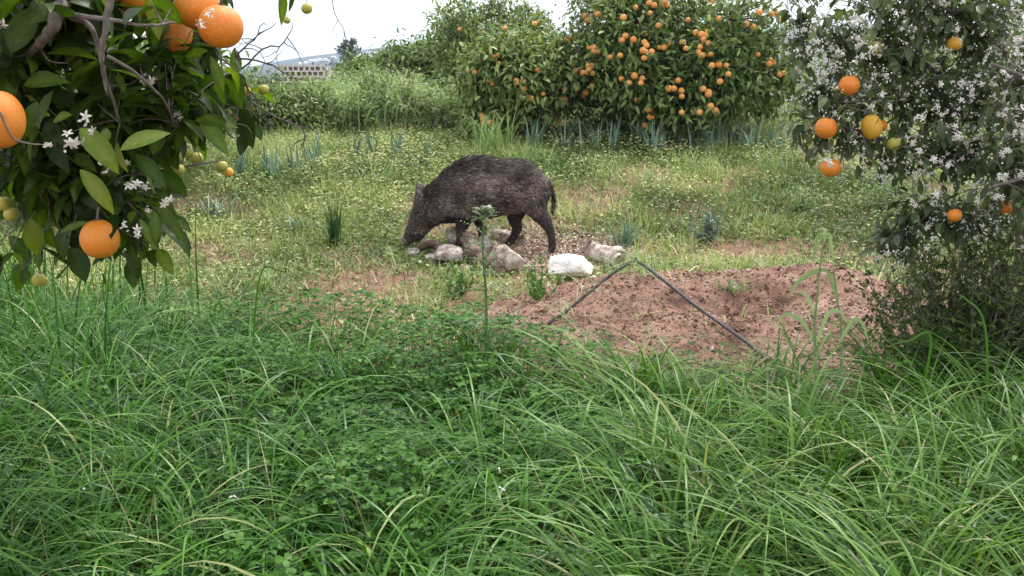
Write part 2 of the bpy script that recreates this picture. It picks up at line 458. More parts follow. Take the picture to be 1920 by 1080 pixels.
mx = np.arange(-.5, 2.7, .011); my = np.arange(3.35, 5.85, .011)
X, Y = np.meshgrid(mx, my)
H = mound_h(X, Y)
cl = np.clip((H + .02) / .06, 0, 1)
n1 = fbm(X * 9, Y * 9, 41, 5) - .5
n2 = np.abs(fbm(X * 26, Y * 26, 47, 3) - .5)
n3 = fbm(X * 60, Y * 60, 49, 2) - .5
Z = gbase(X, Y) + H + cl * (.05 * n1 + .035 * n2 + .016 * n3) - .012
mb = MB(); mb.add(np.stack([X, Y, Z], -1), strip_faces(1, len(my), len(mx)))
tag(mb.build('soil_mound', M['mound']), 'low mound of freshly dug crumbly red soil with a hollow', 'soil mound', kind='structure')
def mound_z(x, y):
    h = mound_h(x, y)
    return gbase(x, y) + h + np.clip((h + .02) / .06, 0, 1) * (.05 * (fbm(x * 9, y * 9, 41, 5) - .5) + .035 * np.abs(fbm(x * 26, y * 26, 47, 3) - .5)) - .012

RU = np.array([-900, 380, 440, 520, 600, 700, 740, 900, 1050, 1300, 1550, 1900, 2600])
RV = np.array([146, 145, 137, 121, 108, 96, 90, 76, 70, 58, 50, 75, 140])
HD = 1700.0
_rx = np.array([px(u, 100, HD)[0] for u in RU]); _rz = np.array([px(u, v, HD)[2] for u, v in zip(RU, RV)])
def hill_z(x, y):
    t = np.clip((y - 900) / (HD - 900), 0, 1); t = t * t * (3 - 2 * t)
    back = np.clip((y - HD) / 900, 0, 1)
    r = np.interp(x * (HD / np.maximum(y, 900)) ** .6, _rx, _rz) + 5
    return -3 + r * t * (1 - back) + t * (6 * (fbm(x * .006, y * .006, 5) - .5) + 2 * (fbm(x * .05, y * .05, 8) - .5))
hx = np.linspace(-2000, 2400, 240); hy = np.linspace(850, 2700, 90)
X, Y = np.meshgrid(hx, hy)
mb = MB(); mb.add(np.stack([X, Y, hill_z(X, Y)], -1), strip_faces(1, len(hy), len(hx)))
tag(mb.build('hills', M['hills']), 'long hazy blue hill ridge on the horizon', 'hills', kind='structure')

def make_house():
    root = bpy.data.objects.new('house', None); COL.objects.link(root)
    w = MB(); box(w, -6, 6, -4, 4, -3, 5.2); box(w, 6.003, 10, -3, 3.5, -3, 3.2); o = w.build('wall', M['house'], root, smooth=False)
    r = MB(); r.add([(-6.4, -4.4, 5.2), (6.4, -4.4, 5.2), (6.4, 4.4, 5.2), (-6.4, 4.4, 5.2), (-6.4, 0, 7.4), (6.4, 0, 7.4)],
                    [np.array([(0, 1, 5, 4), (2, 3, 4, 5), (0, 3, 2, 1)]), np.array([(0, 4, 3), (1, 2, 5)])])
    r.build('roof', M['house'], root, smooth=False)
    return root
hproto = make_house()
HPX = [(a, b + 3) for a, b in [(565, 118), (575, 116), (584, 113), (592, 112), (601, 111), (611, 110), (627, 107), (643, 109), (679, 103), (691, 99), (703, 98),
       (709, 109), (559, 130), (534, 131), (671, 107), (697, 104), (618, 112)]]
for i, (u, v) in enumerate(HPX):
    D = 950
    while D < HD:
        p = px(u, v, D)
        if p[2] <= hill_z(p[0], p[1]): break
        D += 4
    if i == 0: o = hproto
    else:
        o = hproto.copy(); COL.objects.link(o)
        for ch in hproto.children:
            c = ch.copy(); COL.objects.link(c); c.parent = o
    o.location = (p[0], p[1] - 4, float(hill_z(p[0], p[1])))
    o.rotation_euler.z = random.uniform(-.5, .5)
    s = random.uniform(.28, .5); o.scale = (s, s, s)
    tag(o, 'tiny white house on the hazy distant hillside', 'house', 'white houses on the far hill')

# ------------------------------------------------------------------ pierced block wall far behind
wp = px(572, 150, 30)
wz0 = float(gz(wp[0], 30)) - .1
root = empty('block_wall', (wp[0], 30, wz0), 'pale wall of stacked hollow concrete blocks with square openings', 'block wall')
mb = MB()
cw, chh, t = .165, .155, .042
rows_, cols_ = 6, 9
for r in range(rows_ + 1):
    c1 = cols_ if r < 5 else cols_ - 1
    box(mb, -cols_ * cw / 2 - (.06 if r % 2 else 0), (c1 - cols_ / 2) * cw + (.04 if r % 2 else 0), 0, .2, r * chh, r * chh + t)
for r in range(rows_):
    off = (r % 2) * cw * .5
    for c in range(cols_ + 1):
        xx = -cols_ * cw / 2 + c * cw + off - (t if c else 0)
        if xx > cols_ * cw / 2 or (r == 5 and c > cols_ - 1): continue
        box(mb, xx, xx + t * random.uniform(.9, 1.6), .003, .197, r * chh + t, (r + 1) * chh)
box(mb, -cols_ * cw / 2, cols_ * cw / 2, .2, .24, 0, rows_ * chh - .01)
mb.build('screen_blocks', M['block'], root, smooth=False)

# ------------------------------------------------------------------ fruit and blossom templates
def orange_mesh(name, mat, hi=True):
    mb = MB()
    def fn(V):
        z = V[:, 2:3]
        r = 1 - .05 * np.exp(-((1 - np.abs(z)) / .08)) + .012 * np.sin(5 * np.arctan2(V[:, 1:2], V[:, 0:1])) * (1 - z * z)
        return V * r * np.array([1, 1, .97])
    sphere(mb, (0, 0, 0), 1, 32 if hi else 14, 20 if hi else 9, .5, fn=fn)
    o = mb.build(name, mat); me = o.data
    bpy.data.objects.remove(o)
    return me
ME_ORANGE = orange_mesh('orange', M['rind']); ME_ORANGE_FAR = orange_mesh('orange_far', M['rind_far'], False)
ME_YELLOW = orange_mesh('orange_yellow', M['rind_yellow']); ME_GREEN = orange_mesh('green_fruit', M['rind_green'])
mbs = MB(); tube(mbs, [(0, 0, .9), (.03, 0, 1.2), (.12, .04, 1.55)], [.09, .06, .06], 6)
leaves(mbs, np.tile([0, 0, .99], (5, 1)), [(math.cos(a), math.sin(a), .0) for a in np.arange(5) * 1.257], (0, 0, 1), .22, .16, ROWS_LO, .1, .3, .3)
_o = mbs.build('stalk', M['twig']); ME_STALK = _o.data; bpy.data.objects.remove(_o)

def put_fruit(me, name, p, r, root, stalk=True, label=None, sz=1.0):
    o = bpy.data.objects.new(name, me); COL.objects.link(o)
    o.parent = root
    o.location = Vector(p) - Vector(root.location)
    o.scale = (r, r, r * sz)
    o.rotation_euler = (random.uniform(-.25, .25), random.uniform(-.25, .25), random.uniform(0, 6))
    if label: o['label'] = label
    if stalk:
        s = bpy.data.objects.new('stalk', ME_STALK); COL.objects.link(s); s.parent = o
    return o

def blossom_cluster(mb, c, scale, n=4, open_p=.5, out=(0, -1, .2), spread=1.0):
    out = nrm(np.asarray(out, float))
    for i in range(n):
        d = nrm(out + rng.normal(0, .6, 3)); p = np.asarray(c) + spread * scale * (d * .6 + rng.normal(0, .55, 3))
        if rng.random() < open_p:
            a = nrm(np.cross(d, rng.normal(0, 1, 3))); b = np.cross(d, a)
            k = 5; ang = np.arange(k) * 2 * math.pi / k + rng.random()
            dd = np.cos(ang)[:, None] * a + np.sin(ang)[:, None] * b + d * rng.uniform(.0, .45)
            leaves(mb, np.tile(p, (k, 1)), dd, d, scale * rng.uniform(.85, 1.15, k), scale * .42, ROWS_LO, .25, rng.uniform(.2, 1.1), rng.uniform(0, .8, k))
            m = 8; ang = np.arange(m) * 2 * math.pi / m
            blades_dir = d + .35 * (np.cos(ang)[:, None] * a + np.sin(ang)[:, None] * b)
            leaves(mb, np.tile(p, (m, 1)), blades_dir, a, scale * .5, scale * .07, ROWS_LO, 0, 0, rng.choice([.7, 1.0], m))
        else:
            a = nrm(np.cross(d, [.3, .2, 1])); b = np.cross(d, a)
            k = 8; s = np.linspace(0, 1, 6); rr = np.array([.05, .16, .2, .19, .13, .02]) * scale
            ang = np.linspace(0, 2 * math.pi, k, endpoint=False)
            V = p + (s * scale * .85)[:, None, None] * d + rr[:, None, None] * (np.cos(ang)[None, :, None] * a + np.sin(ang)[None, :, None] * b)
            i_ = np.arange(5)[:, None]; j = np.arange(k)[None]; kk = (j + 1) % k
            mb.add(V.reshape(-1, 3), np.stack([i_ * k + j, i_ * k + kk, (i_ + 1) * k + kk, (i_ + 1) * k + j], -1).reshape(-1, 4), rng.uniform(0, .8))

BLOSSOM = []
for i in range(7):
    b = MB(); blossom_cluster(b, (0, 0, 0), 1, [3, 4, 5, 6, 2, 5, 7][i], [.7, .5, .3, .6, .9, .1, .35][i], (0, -1, .1))
    o = b.build('blossom', M['petal']); BLOSSOM.append(o.data); bpy.data.objects.remove(o)

def put_blossom(k, p, s, root, label=None):
    o = bpy.data.objects.new('blossom', BLOSSOM[k % 7]); COL.objects.link(o)
    o.parent = root; o.location = Vector(p) - Vector(root.location); o.scale = (s, s, s)
    o.rotation_euler = (random.uniform(-.7, .7), random.uniform(-3, 3), random.uniform(-.8, .8))
    if label: o['label'] = label
    return o

# ------------------------------------------------------------------ orchard trees in the background
def crown_tree(name, u, vtop, half, D, nleaf, label, cat='orange tree', lumps=9, mat='leaf_far', leafL=(.07, .11), squash=1.0, oranges=(), trunk=True, low=.12, group=None, me=None, gapr=.09, seed=0, tone0=.46):
    rg = np.random.default_rng(100 + seed)
    top = px(u, vtop, D); x0 = top[0]; zg = float(gz(x0, D)); H = top[2] - zg; Rw = half * pxscale(D)
    root = empty(name, (x0, D, zg), label, cat, group)
    # lumps: boughs of the crown
    L = [(np.array([x0, D, zg + H * .5]), np.array([Rw * .72, Rw * .62 * squash, H * .44]))]
    for i in range(lumps):
        a = rg.uniform(0, 2 * math.pi) if i > lumps * .3 else rg.uniform(math.pi * 1.05, math.pi * 1.95)
        h = rg.uniform(.22, .82)
        rr = Rw * rg.uniform(.28, .42)
        reach = (Rw - rr) * math.sqrt(max(.15, 1 - ((h - .42) / .62) ** 2))
        c = np.array([x0 + math.cos(a) * reach, D + math.sin(a) * reach * squash, zg + H * h])
        L.append((c, np.array([rr, rr, min(rr, H * .26)])))
    c = np.array([x0 + rg.uniform(-.2, .2) * Rw, D, zg + H * .83]); L.append((c, np.array([Rw * .35, Rw * .35, H * .17])))
    vol = np.array([l[1].prod() ** (2 / 3) for l in L]); vol /= vol.sum()
    per = 14
    nc = nleaf // per
    k = rg.choice(len(L), nc, p=vol)
    dirs = nrm(rg.normal(0, 1, (nc, 3)))
    dirs[:, 1] = np.where((dirs[:, 1] > .3) & (rg.random(nc) < .5), -dirs[:, 1], dirs[:, 1])
    rad = rg.uniform(.62, 1.05, nc) ** .7
    C = np.array([l[0] for l in L])[k] + dirs * np.array([l[1] for l in L])[k] * rad[:, None]
    C[:, 2] = np.maximum(C[:, 2], zg + low + rg.uniform(0, .15, nc))
    size = rg.uniform(.7, 1.3, nc)
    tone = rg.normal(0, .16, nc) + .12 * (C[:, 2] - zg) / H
    # leaves of each sprig
    ctr = np.repeat(C, per, 0); dd = np.repeat(dirs, per, 0)
    N = len(ctr)
    pos = ctr + rg.normal(0, 1, (N, 3)) * gapr * np.repeat(size, per)[:, None]
    d = nrm(dd * .6 + rg.normal(0, .6, (N, 3)) + np.array([0, 0, -.25]))
    upv = nrm(np.array([0, 0, 1.0]) + .5 * dd + rg.normal(0, .35, (N, 3)))
    mb = MB()
    ll = rg.uniform(*leafL, N)
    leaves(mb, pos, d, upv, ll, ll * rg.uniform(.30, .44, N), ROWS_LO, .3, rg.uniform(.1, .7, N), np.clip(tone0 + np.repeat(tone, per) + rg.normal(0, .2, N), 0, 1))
    w = MB()
    if trunk:
        b = np.array([x0, D, zg - .05]); fork = np.array([x0 + .05, D, zg + H * .22])
        tr = Rw * .055
        tube(w, spline([b, b * .5 + fork * .5 + [.03, .0, 0], fork], 6), np.linspace(tr * 1.3, tr, 6), 8, rough=.08)
        for (c, e) in L[1:]:
            tube(w, spline([fork - [0, 0, .04], fork * .5 + c * .5 + [0, 0, .08 * H], c], 7), np.linspace(tr * .6, tr * .15, 7), 6)
        for i in range(0, nc, 3):
            j = k[i]; c = L[j][0]
            tube(w, [c, C[i] * .6 + c * .4 + [0, 0, .02], C[i]], [tr * .16, tr * .1, tr * .05], 4, cap=False)
        wo = reparent(w.build('trunk', M['bark']), root)
    reparent(mb.build('crown', M[mat]), root)
    # oranges at the places seen, each just proud of the boughs
    for q in oranges:
        uu, vv = q[0], q[1]; r = (q[2] * .85 if len(q) > 2 else 5.4) * pxscale(D)
        o0 = np.array([0, 0, CAMZ]); rd = px(uu, vv, 1.0) - o0
        best = None
        for (c, e) in L:
            oc = (o0 - c) / (e * 1.0); dr = rd / (e * 1.0)
            A = dr @ dr; B = oc @ dr; Cc = oc @ oc - 1; disc = B * B - A * Cc
            if disc > 0:
                t = (-B - math.sqrt(disc)) / A
                if best is None or t < best: best = t
        if best is None: best = D + rg.uniform(-.2, .2)
        p = o0 + rd * (best - rg.uniform(.0, .07))
        put_fruit(me or ME_ORANGE_FAR, 'orange', p, r * rg.uniform(.78, 1.12), root, stalk=False)
    return root

S4 = 620 / 1920
ZB = [(1105, 18), (1027, 42), (1135, 30), (1180, 30), (1197, 8), (1212, 30), (1112, 76), (1330, 117), (1160, 148), (957, 102), (808, 84), (730, 93), (750, 118), (1463, 10), (1512, 107), (1745, 72), (1668, 140), (1707, 156), (1815, 80), (1848, 78), (1870, 115),
      (968, 208), (948, 234), (1015, 230), (1085, 195), (1078, 245), (1090, 264), (938, 322), (757, 278), (785, 278), (783, 300), (808, 298), (880, 333), (1070, 293), (1085, 300), (1120, 300), (1078, 338), (1165, 276), (1192, 275), (1215, 255), (1297, 245), (1320, 282),
      (1377, 190), (1410, 200), (1442, 184), (1430, 207), (1422, 230), (1448, 250), (1402, 273), (1392, 303), (1412, 322), (1462, 315), (1470, 380), (1510, 375), (1552, 380), (1565, 430), (1517, 473), (1735, 317), (1805, 350), (1800, 372), (1828, 365), (1865, 432), (1886, 424),
      (752, 380), (776, 383), (757, 404), (722, 422), (748, 420), (777, 425), (676, 412), (660, 373), (945, 458), (990, 480), (1020, 440), (1065, 456), (1058, 482), (1220, 514), (1250, 514), (1293, 527), (1296, 560), (1275, 468), (1418, 515), (1450, 535), (1450, 548), (1462, 616), (1488, 640), (1495, 655), (1400, 653), (1295, 653),
      (1035, 580), (997, 634), (1100, 634), (1110, 680), (1125, 680), (1080, 728), (1100, 735), (938, 698), (775, 500), (740, 537), (722, 553), (808, 560), (830, 558), (708, 655), (1705, 555), (1735, 556), (1805, 535), (1640, 615), (1688, 655), (1585, 310), (1232, 640)]
ZA = [(645, 222), (615, 234), (633, 252), (583, 225), (465, 243), (440, 140), (272, 165), (235, 235), (228, 322), (200, 330), (232, 370), (298, 383), (300, 447), (335, 470), (370, 472), (335, 482), (378, 517), (195, 488), (177, 465), (68, 480), (366, 560), (420, 570), (425, 580), (300, 588), (312, 592), (490, 545), (595, 573), (620, 573), (505, 597), (136, 672), (138, 690), (142, 708), (182, 712), (545, 665), (585, 702), (297, 637), (527, 322), (455, 405), (615, 518), (95, 420)]
ob = [(860 + a * S4, b * S4) for a, b in ZB][:112]
oa = [(860 + a * S4, b * S4, 6.0) for a, b in ZA]
crown_tree('orange_tree', 1275, -40, 218, 11.2, 23000, 'broad leafy orange tree behind the clearing, laden with the most oranges', lumps=16, oranges=ob[:100], seed=1, tone0=.42)
crown_tree('orange_tree', 980, 58, 122, 11.0, 10500, 'smaller orange tree with yellowish oranges, left of the broad laden tree', lumps=10, oranges=oa, seed=2, tone0=.54)
crown_tree('orange_tree', 915, -8, 128, 16, 8000, 'tall dark orange tree rising behind the smaller laden one', lumps=10, leafL=(.08, .12), oranges=[(862, 55, 5), (947, 52, 5), (1000, 45, 5), (1007, 42, 5), (905, 60, 4.5)], seed=3)
crown_tree('orange_tree', 800, 74, 95, 19, 8000, 'dark orange tree farther back, left of the tall one', lumps=10, leafL=(.10, .15), oranges=[(790, 140, 4), (755, 142, 4), (735, 153, 4), (762, 160, 3.5), (705, 172, 4)], gapr=.12, seed=4, tone0=.34)
crown_tree('orange_tree', 715, 112, 70, 26, 4500, 'low rounded orange tree at the far left end of the row', lumps=8, leafL=(.11, .16), gapr=.14, seed=5)
crown_tree('orange_tree', 478, 168, 118, 11.4, 7500, 'low spreading orange bush beside the weed bank, small pale fruit', lumps=9, leafL=(.06, .1), low=.02,
           oranges=[(440, 192, 4.5), (425, 195, 4.5), (455, 200, 5), (476, 205, 5), (447, 240, 4.5), (439, 248, 4.5), (467, 246, 4.5), (448, 222, 5), (490, 265, 4), (447, 281, 5), (432, 210, 5), (405, 250, 5), (384, 290, 4), (392, 300, 4), (520, 230, 4)], seed=6)
crown_tree('orange_tree', 1625, 70, 150, 14.5, 6000, 'pale green orange tree seen through the blossoming branches', lumps=10, leafL=(.08, .12), seed=7, tone0=.58)
crown_tree('orange_tree', 1860, 40, 140, 13, 5500, 'bright green orange tree behind the trunk at the right edge', lumps=9, leafL=(.08, .12), seed=8, tone0=.55)
crown_tree('orange_tree', 130, 40, 330, 8.6, 8000, 'large shaded orange tree behind the near fruiting branches', lumps=12, leafL=(.07, .12), low=.05, seed=9,
           oranges=[(310, 330, 6), (250, 240, 7), (90, 330, 7), (180, 300, 7)])
for i, (u, v, h, D, lb) in enumerate([(610, 128, 40, 42, 'green bush half hidden behind the pierced block wall'), (690, 122, 42, 38, 'green bush between the block wall and the row of trees'),
                                      (470, 140, 60, 45, 'grey green bush to the left of the block wall'), (545, 142, 40, 48, 'small distant bush just left of the block wall')]):
    crown_tree('bush', u, v, h, D, 1600, lb, cat='bush', lumps=6, mat='leaf_dist', leafL=(.14, .22), gapr=.2, low=.02, seed=20 + i)

# conifer standing alone in front of the hill
D = 120; tp = px(655, 76, D); x0 = tp[0]; zg = float(gz(x0, D)); H = tp[2] - zg
root = empty('pine_tree', (x0, D, zg), 'lone dark spindly pine standing before the hazy hill', 'pine tree')
w = MB(); tube(w, [(x0, D, zg), (x0 + .1, D, zg + H * .6), (x0, D, zg + H)], [.2, .12, .03], 6)
cr = MB(); P = []; Dr = []
for i in range(70):
    h = random.uniform(.25, 1); a = random.uniform(0, 6.28); ln = (1.05 - h) * 3.2 * random.uniform(.6, 1.15) + .3
    e = np.array([x0 + math.cos(a) * ln, D + math.sin(a) * ln, zg + H * h + ln * .45]); s = np.array([x0, D, zg + H * h])
    tube(w, [s, e], [.05, .02], 4)
    for t in np.linspace(.2, 1, 14):
        P.append(s + (e - s) * t + rng.normal(0, .1, 3)); Dr.append(nrm(e - s) + rng.normal(0, .5, 3))
P = np.array(P); Dr = np.array(Dr)
leaves(cr, P, Dr, rng.normal(0, 1, (len(P), 3)), .5, .12, ROWS_LO, .2, .2, rng.random(len(P)) * .5)
reparent(w.build('trunk', M['bark']), root); reparent(cr.build('crown', M['leaf_dist']), root)

# ------------------------------------------------------------------ near trees: limbs, twigs, leaves along the twigs
def P3(lst):
    return [px(*a) for a in lst]

def twig_tree(root, limbs, tips, leaf, seed, hero=(), sag=.05, nl=(5, 8), leaf_zone=.45, wood_rough=.05, clear=(), thin=1.0):
    rg = np.random.default_rng(seed)
    w = MB(); lf = MB(); Q = []; QR = []
    tips = np.asarray(tips); eye = np.array([0, 0, CAMZ]); kt = np.ones(len(tips), bool)
    for (u, v, D, dia) in clear:
        c = px(u, v, D); dr = nrm(c - eye); q = tips - eye; t = q @ dr
        kt &= ~((np.linalg.norm(q - t[:, None] * dr, axis=1) < dia * .5 * pxscale(D) + .015) & (t < np.linalg.norm(c - eye) + .08))
    tips = tips[kt]
    for pts, r0, r1, sides in limbs:
        n = max(8, len(pts) * 4)
        C = spline(pts, n); C[1:-1] += rg.normal(0, r0 * .05, (n - 2, 3)); r0, r1 = r0 * thin, r1 * thin
        rad = np.linspace(r0, r1, n)
        tube(w, C, rad, sides, rough=wood_rough * .35)
        Q.append(C[n // 4:]); QR.append(rad[n // 4:])
    Q = np.concatenate(Q); QR = np.concatenate(QR)
    lp = []; ld = []; lu = []
    for p in tips:
        dist = np.linalg.norm(Q - p, axis=1) * rg.uniform(.8, 1.35, len(Q)) + .25 * np.maximum(0, Q[:, 2] - p[2] - .3)
        j = int(np.argmin(dist)); q = Q[j]; ln = np.linalg.norm(p - q)
        mid = (p + q) / 2 + rg.normal(0, .12, 3) * ln + [0, 0, sag * ln]
        C = spline([q, mid, p], 9)
        r0 = min(QR[j] * .6, .0012 + .006 * ln)
        tube(w, C, np.linspace(r0, .0011, 9), 5, cap=False)
        T = nrm(np.gradient(C, axis=0)); k = rg.integers(*nl)
        reach = max(1e-3, min(1, leaf_zone / max(ln, .05)))
        for i in range(k):
            t = 1 - reach * (i / k) ; t = max(0.02, t) * 8; a = int(min(t, 7)); f = t - a
            b = C[a] * (1 - f) + C[a + 1] * f; tt = T[a]
            ra = nrm(np.cross(tt, rg.normal(0, 1, 3)))
            lp.append(b); ld.append(tt * (.9 if i == 0 else .35) + ra * .9 + np.array([0, 0, leaf['droop']]) + rg.normal(0, .15, 3))
            lu.append(np.array([0, 0, 1.0]) + ra * .3 + rg.normal(0, .35, 3))
    lp = np.array(lp); ld = np.array(ld); lu = np.array(lu)
    # no leaf grows right in front of the big fruit
    keepl = np.ones(len(lp), bool)
    eye = np.array([0, 0, CAMZ])
    for (u, v, D, dia) in clear:
        c = px(u, v, D); dr = nrm(c - eye); Lc = np.linalg.norm(c - eye)
        q = lp + nrm(ld) * .035 - eye; t = q @ dr; off = np.linalg.norm(q - t[:, None] * dr, axis=1)
        keepl &= ~((off < dia * .5 * pxscale(D) + .035) & (t < Lc + .02))
    lp, ld, lu = lp[keepl], ld[keepl], lu[keepl]; N = len(lp)
    ll = rg.uniform(*leaf['L'], N)
    # short stalk, then the blade
    dn = nrm(ld)
    leaves(lf, lp + dn * .008, ld, lu, ll, ll * rg.uniform(.40, .56, N), leaf['rows'], rg.uniform(.15, .55, N), rg.uniform(.0, 1.0, N),
           np.clip(rg.normal(leaf['tone'], .22, N), 0, 1), leaf.get('wave', 0), leaf.get('rib', 0))
    for (a, b, wd, tn, fo) in hero:
        A = px(*a); B = px(*b); d = B - A; Ln = np.linalg.norm(d)
        up = nrm(np.array([fo[0], -1.0, fo[1]]))
        leaves(lf, [A], [d], [up], Ln * 1.05, Ln * wd, ROWS_HI, fo[2], fo[3], tn, .03, .16)
    wo = reparent(w.build('branches', M['twig']), root)
    lo = reparent(lf.build('crown', M[leaf['mat']]), root)
    return Q

def lump_points(L, n, rg):
    out = []
    vol = np.array([l[3] * l[4] for l in L], float); vol /= vol.sum()
    for k in rg.choice(len(L), n, p=vol):
        u, v, D, ru, rv, dd = L[k]
        c = px(u, v, D); s = pxscale(D)
        q = nrm(rg.normal(0, 1, 3)) * rg.random() ** .4
        out.append(c + q * np.array([ru * s, dd, rv * s]))
    return np.array(out)

# ---- left tree, its fruiting boughs hang into the clearing
rg = np.random.default_rng(5)
tb = np.array([-1.75, 2.75, float(gz(-1.75, 2.75)) - .05])
lroot = empty('orange_tree', tb, 'close orange tree at the left edge with big ripe oranges hanging', 'orange tree')
fork = np.array([-1.7, 2.6, .75])
w = MB(); tube(w, spline([tb, (tb + fork) / 2 + [.03, 0, 0], fork], 10), np.linspace(.085, .06, 10), 12, rough=.06)
tube(w, spline([fork, [-1.6, 2.4, 1.3], [-1.35, 2.1, 1.75]], 12), np.linspace(.055, .032, 12), 10, rough=.06)
reparent(w.build('trunk', M['bark']), lroot)
limbs_l = [
    ([[-1.35, 2.1, 1.75], px(95, -60, 1.95), px(105, 20, 1.78), px(95, 60, 1.78), px(60, 95, 1.84), px(25, 140, 1.95)], .03, .008, 9),
    ([px(95, -60, 1.85), px(200, -40, 1.74), px(199, 40, 1.72), px(190, 110, 1.73), px(202, 180, 1.76)], .016, .003, 7),
    ([px(110, 25, 1.82), px(150, 30, 1.78), px(215, 38, 1.76), px(270, 48, 1.78), px(330, 42, 1.85)], .010, .003, 6),
    ([px(130, 30, 1.82), px(170, 50, 1.8), px(185, 95, 1.82), px(200, 150, 1.85), px(225, 230, 1.9)], .010, .004, 6),
    ([px(200, 105, 1.76), px(245, 130, 1.78), px(285, 165, 1.82), px(308, 190, 1.9), px(330, 240, 2.0)], .006, .003, 6),
    ([px(-30, 52, 1.8), px(20, 50, 1.82), px(60, 45, 1.85), px(100, 30, 1.9)], .007, .005, 6),
    ([px(55, 52, 1.85), px(75, 90, 1.84), px(95, 115, 1.83), px(128, 118, 1.84)], .0045, .002, 5),
    ([fork, px(-40, 200, 2.3), px(10, 250, 2.2), px(60, 300, 2.15), px(120, 330, 2.1), px(170, 365, 2.05)], .022, .004, 7),
    ([px(0, 210, 1.62), px(15, 245, 1.62), px(28, 262, 1.63), px(60, 270, 1.64), px(88, 272, 1.66)], .0035, .002, 5),
    ([fork, px(30, 330, 2.5), px(120, 345, 2.55), px(230, 330, 2.6), px(330, 315, 2.7), px(420, 300, 2.75)], .018, .003, 7),
    ([px(200, 150, 2.0), px(250, 215, 2.2), px(300, 250, 2.35), px(350, 280, 2.5)], .007, .003, 6),
    ([px(290, 42, 1.95), px(360, 70, 2.2), px(400, 100, 2.3), px(440, 130, 2.35), px(465, 170, 2.4), px(475, 205, 2.4)], .006, .0018, 6),
    ([[-1.35, 2.1, 1.75], px(250, -130, 2.1), px(400, -90, 2.3), px(520, -45, 2.5), px(600, -40, 2.6)], .02, .003, 7),
]
LL = [(50, 60, 1.95, 110, 110, .2), (190, 90, 2.05, 150, 130, .22), (330, 120, 2.1, 95, 110, .16), (60, 250, 2.1, 130, 120, .22), (210, 250, 2.12, 130, 110, .2),
      (310, 235, 2.2, 85, 100, .18), (60, 380, 2.2, 110, 80, .2), (200, 385, 2.15, 100, 75, .16), (285, 375, 2.1, 50, 80, .1), (370, 215, 2.4, 50, 70, .12), (120, -20, 2.0, 220, 60, .25), (330, -10, 2.1, 90, 50, .2)]
tips = lump_points(LL + [(60, 460, 2.3, 100, 50, .2), (190, 460, 2.25, 70, 40, .15), (400, 190, 2.4, 50, 80, .12), (300, 440, 2.15, 30, 40, .08)], 370, rg)
tips = np.concatenate([tips, lump_points([(60, 200, 2.6, 200, 240, .2), (230, 200, 2.6, 160, 200, .2), (100, 420, 2.6, 140, 90, .2)], 60, rg)])
DN = 1.75
hero = [((225, 282, DN), (308, 231, DN + .02), .36, .86, (0, .6, .25, .5)), ((150, 240, 1.76), (214, 300, 1.72), .42, .80, (.2, .7, .3, .7)),
        ((365, 226, 2.0), (432, 214, 1.98), .38, .62, (0, .8, .2, .7)), ((375, 222, 2.0), (422, 274, 1.95), .36, .66, (.3, .5, .3, .4)),
        ((395, 105, 2.0), (420, 170, 2.0), .32, .55, (.4, .2, .3, .2)), ((150, 318, 1.78), (213, 382, 1.75), .34, .88, (.3, .7, .3, .8)),
        ((20, 100, 1.8), (62, 5, 1.82), .50, .60, (.2, .3, .25, .3)), ((100, 170, 1.82), (62, 228, 1.8), .34, .45, (-.3, .3, .3, .3)),
        ((135, 215, 1.8), (92, 222, 1.8), .48, .75, (0, .7, .3, .4)), ((245, 65, 1.95), (228, 150, 1.96), .44, .30, (.2, .3, .2, .2)),
        ((300, 30, 1.92), (280, 100, 1.95), .40, .2, (.1, .3, .2, .3)), ((390, 95, 1.98), (330, 108, 2.0), .36, .6, (0, .6, .2, .3)),
        ((215, 400, 1.98), (208, 438, 1.92), .34, .1, (.3, .2, .3, .2)), ((165, 416, 2.0), (112, 432, 1.98), .30, .7, (0, .5, .35, .2)),
        ((290, 395, 1.9), (292, 458, 1.88), .36, .55, (.4, .1, .3, .3)), ((262, 410, 1.92), (290, 465, 1.9), .26, .72, (.4, .2, .4, .2)),
        ((300, 385, 1.95), (338, 440, 1.92), .34, .5, (.3, .3, .3, .5)), ((318, 378, 1.95), (336, 452, 1.95), .2, .35, (.3, .2, .3, .2)),
        ((530, -25, 2.3), (530, 46, 2.3), .26, .55, (.5, .1, .5, .2)), ((552, -20, 2.3), (543, 22, 2.3), .22, .1, (.5, .1, .3, .2)),
        ((15, 120, 1.8), (4, 40, 1.8), .4, .5, (.2, .3, .25, .3)), ((45, 160, 1.82), (105, 132, 1.8), .5, .62, (0, .8, .3, .6)),
        ((230, 200, 1.95), (240, 222, 1.92), 1.2, .5, (.2, .4, .3, .3)), ((200, 240, 1.8), (196, 268, 1.78), .6, .7, (.2, .3, .3, .3)),
        ((70, 190, 1.75), (42, 250, 1.72), .40, .4, (.2, .4, .3, .4)), ((255, 290, 1.95), (300, 330, 1.9), .36, .42, (.2, .6, .3, .6))]
LEAF_L = dict(L=(.038, .090), droop=-.4, rows=ROWS_HI, tone=.38, mat='leaf_near', wave=.04, rib=.16)
twig_tree(lroot, limbs_l, tips, LEAF_L, 31, hero, thin=.6, clear=[(414, 50, 1.92, 70), (372, 14, 1.98, 46), (4, 224, 1.66, 80), (187, 448, 1.95, 66), (494, 168, 2.42, 20), (416, 312, 2.75, 22), (369, 297, 2.75, 20)])
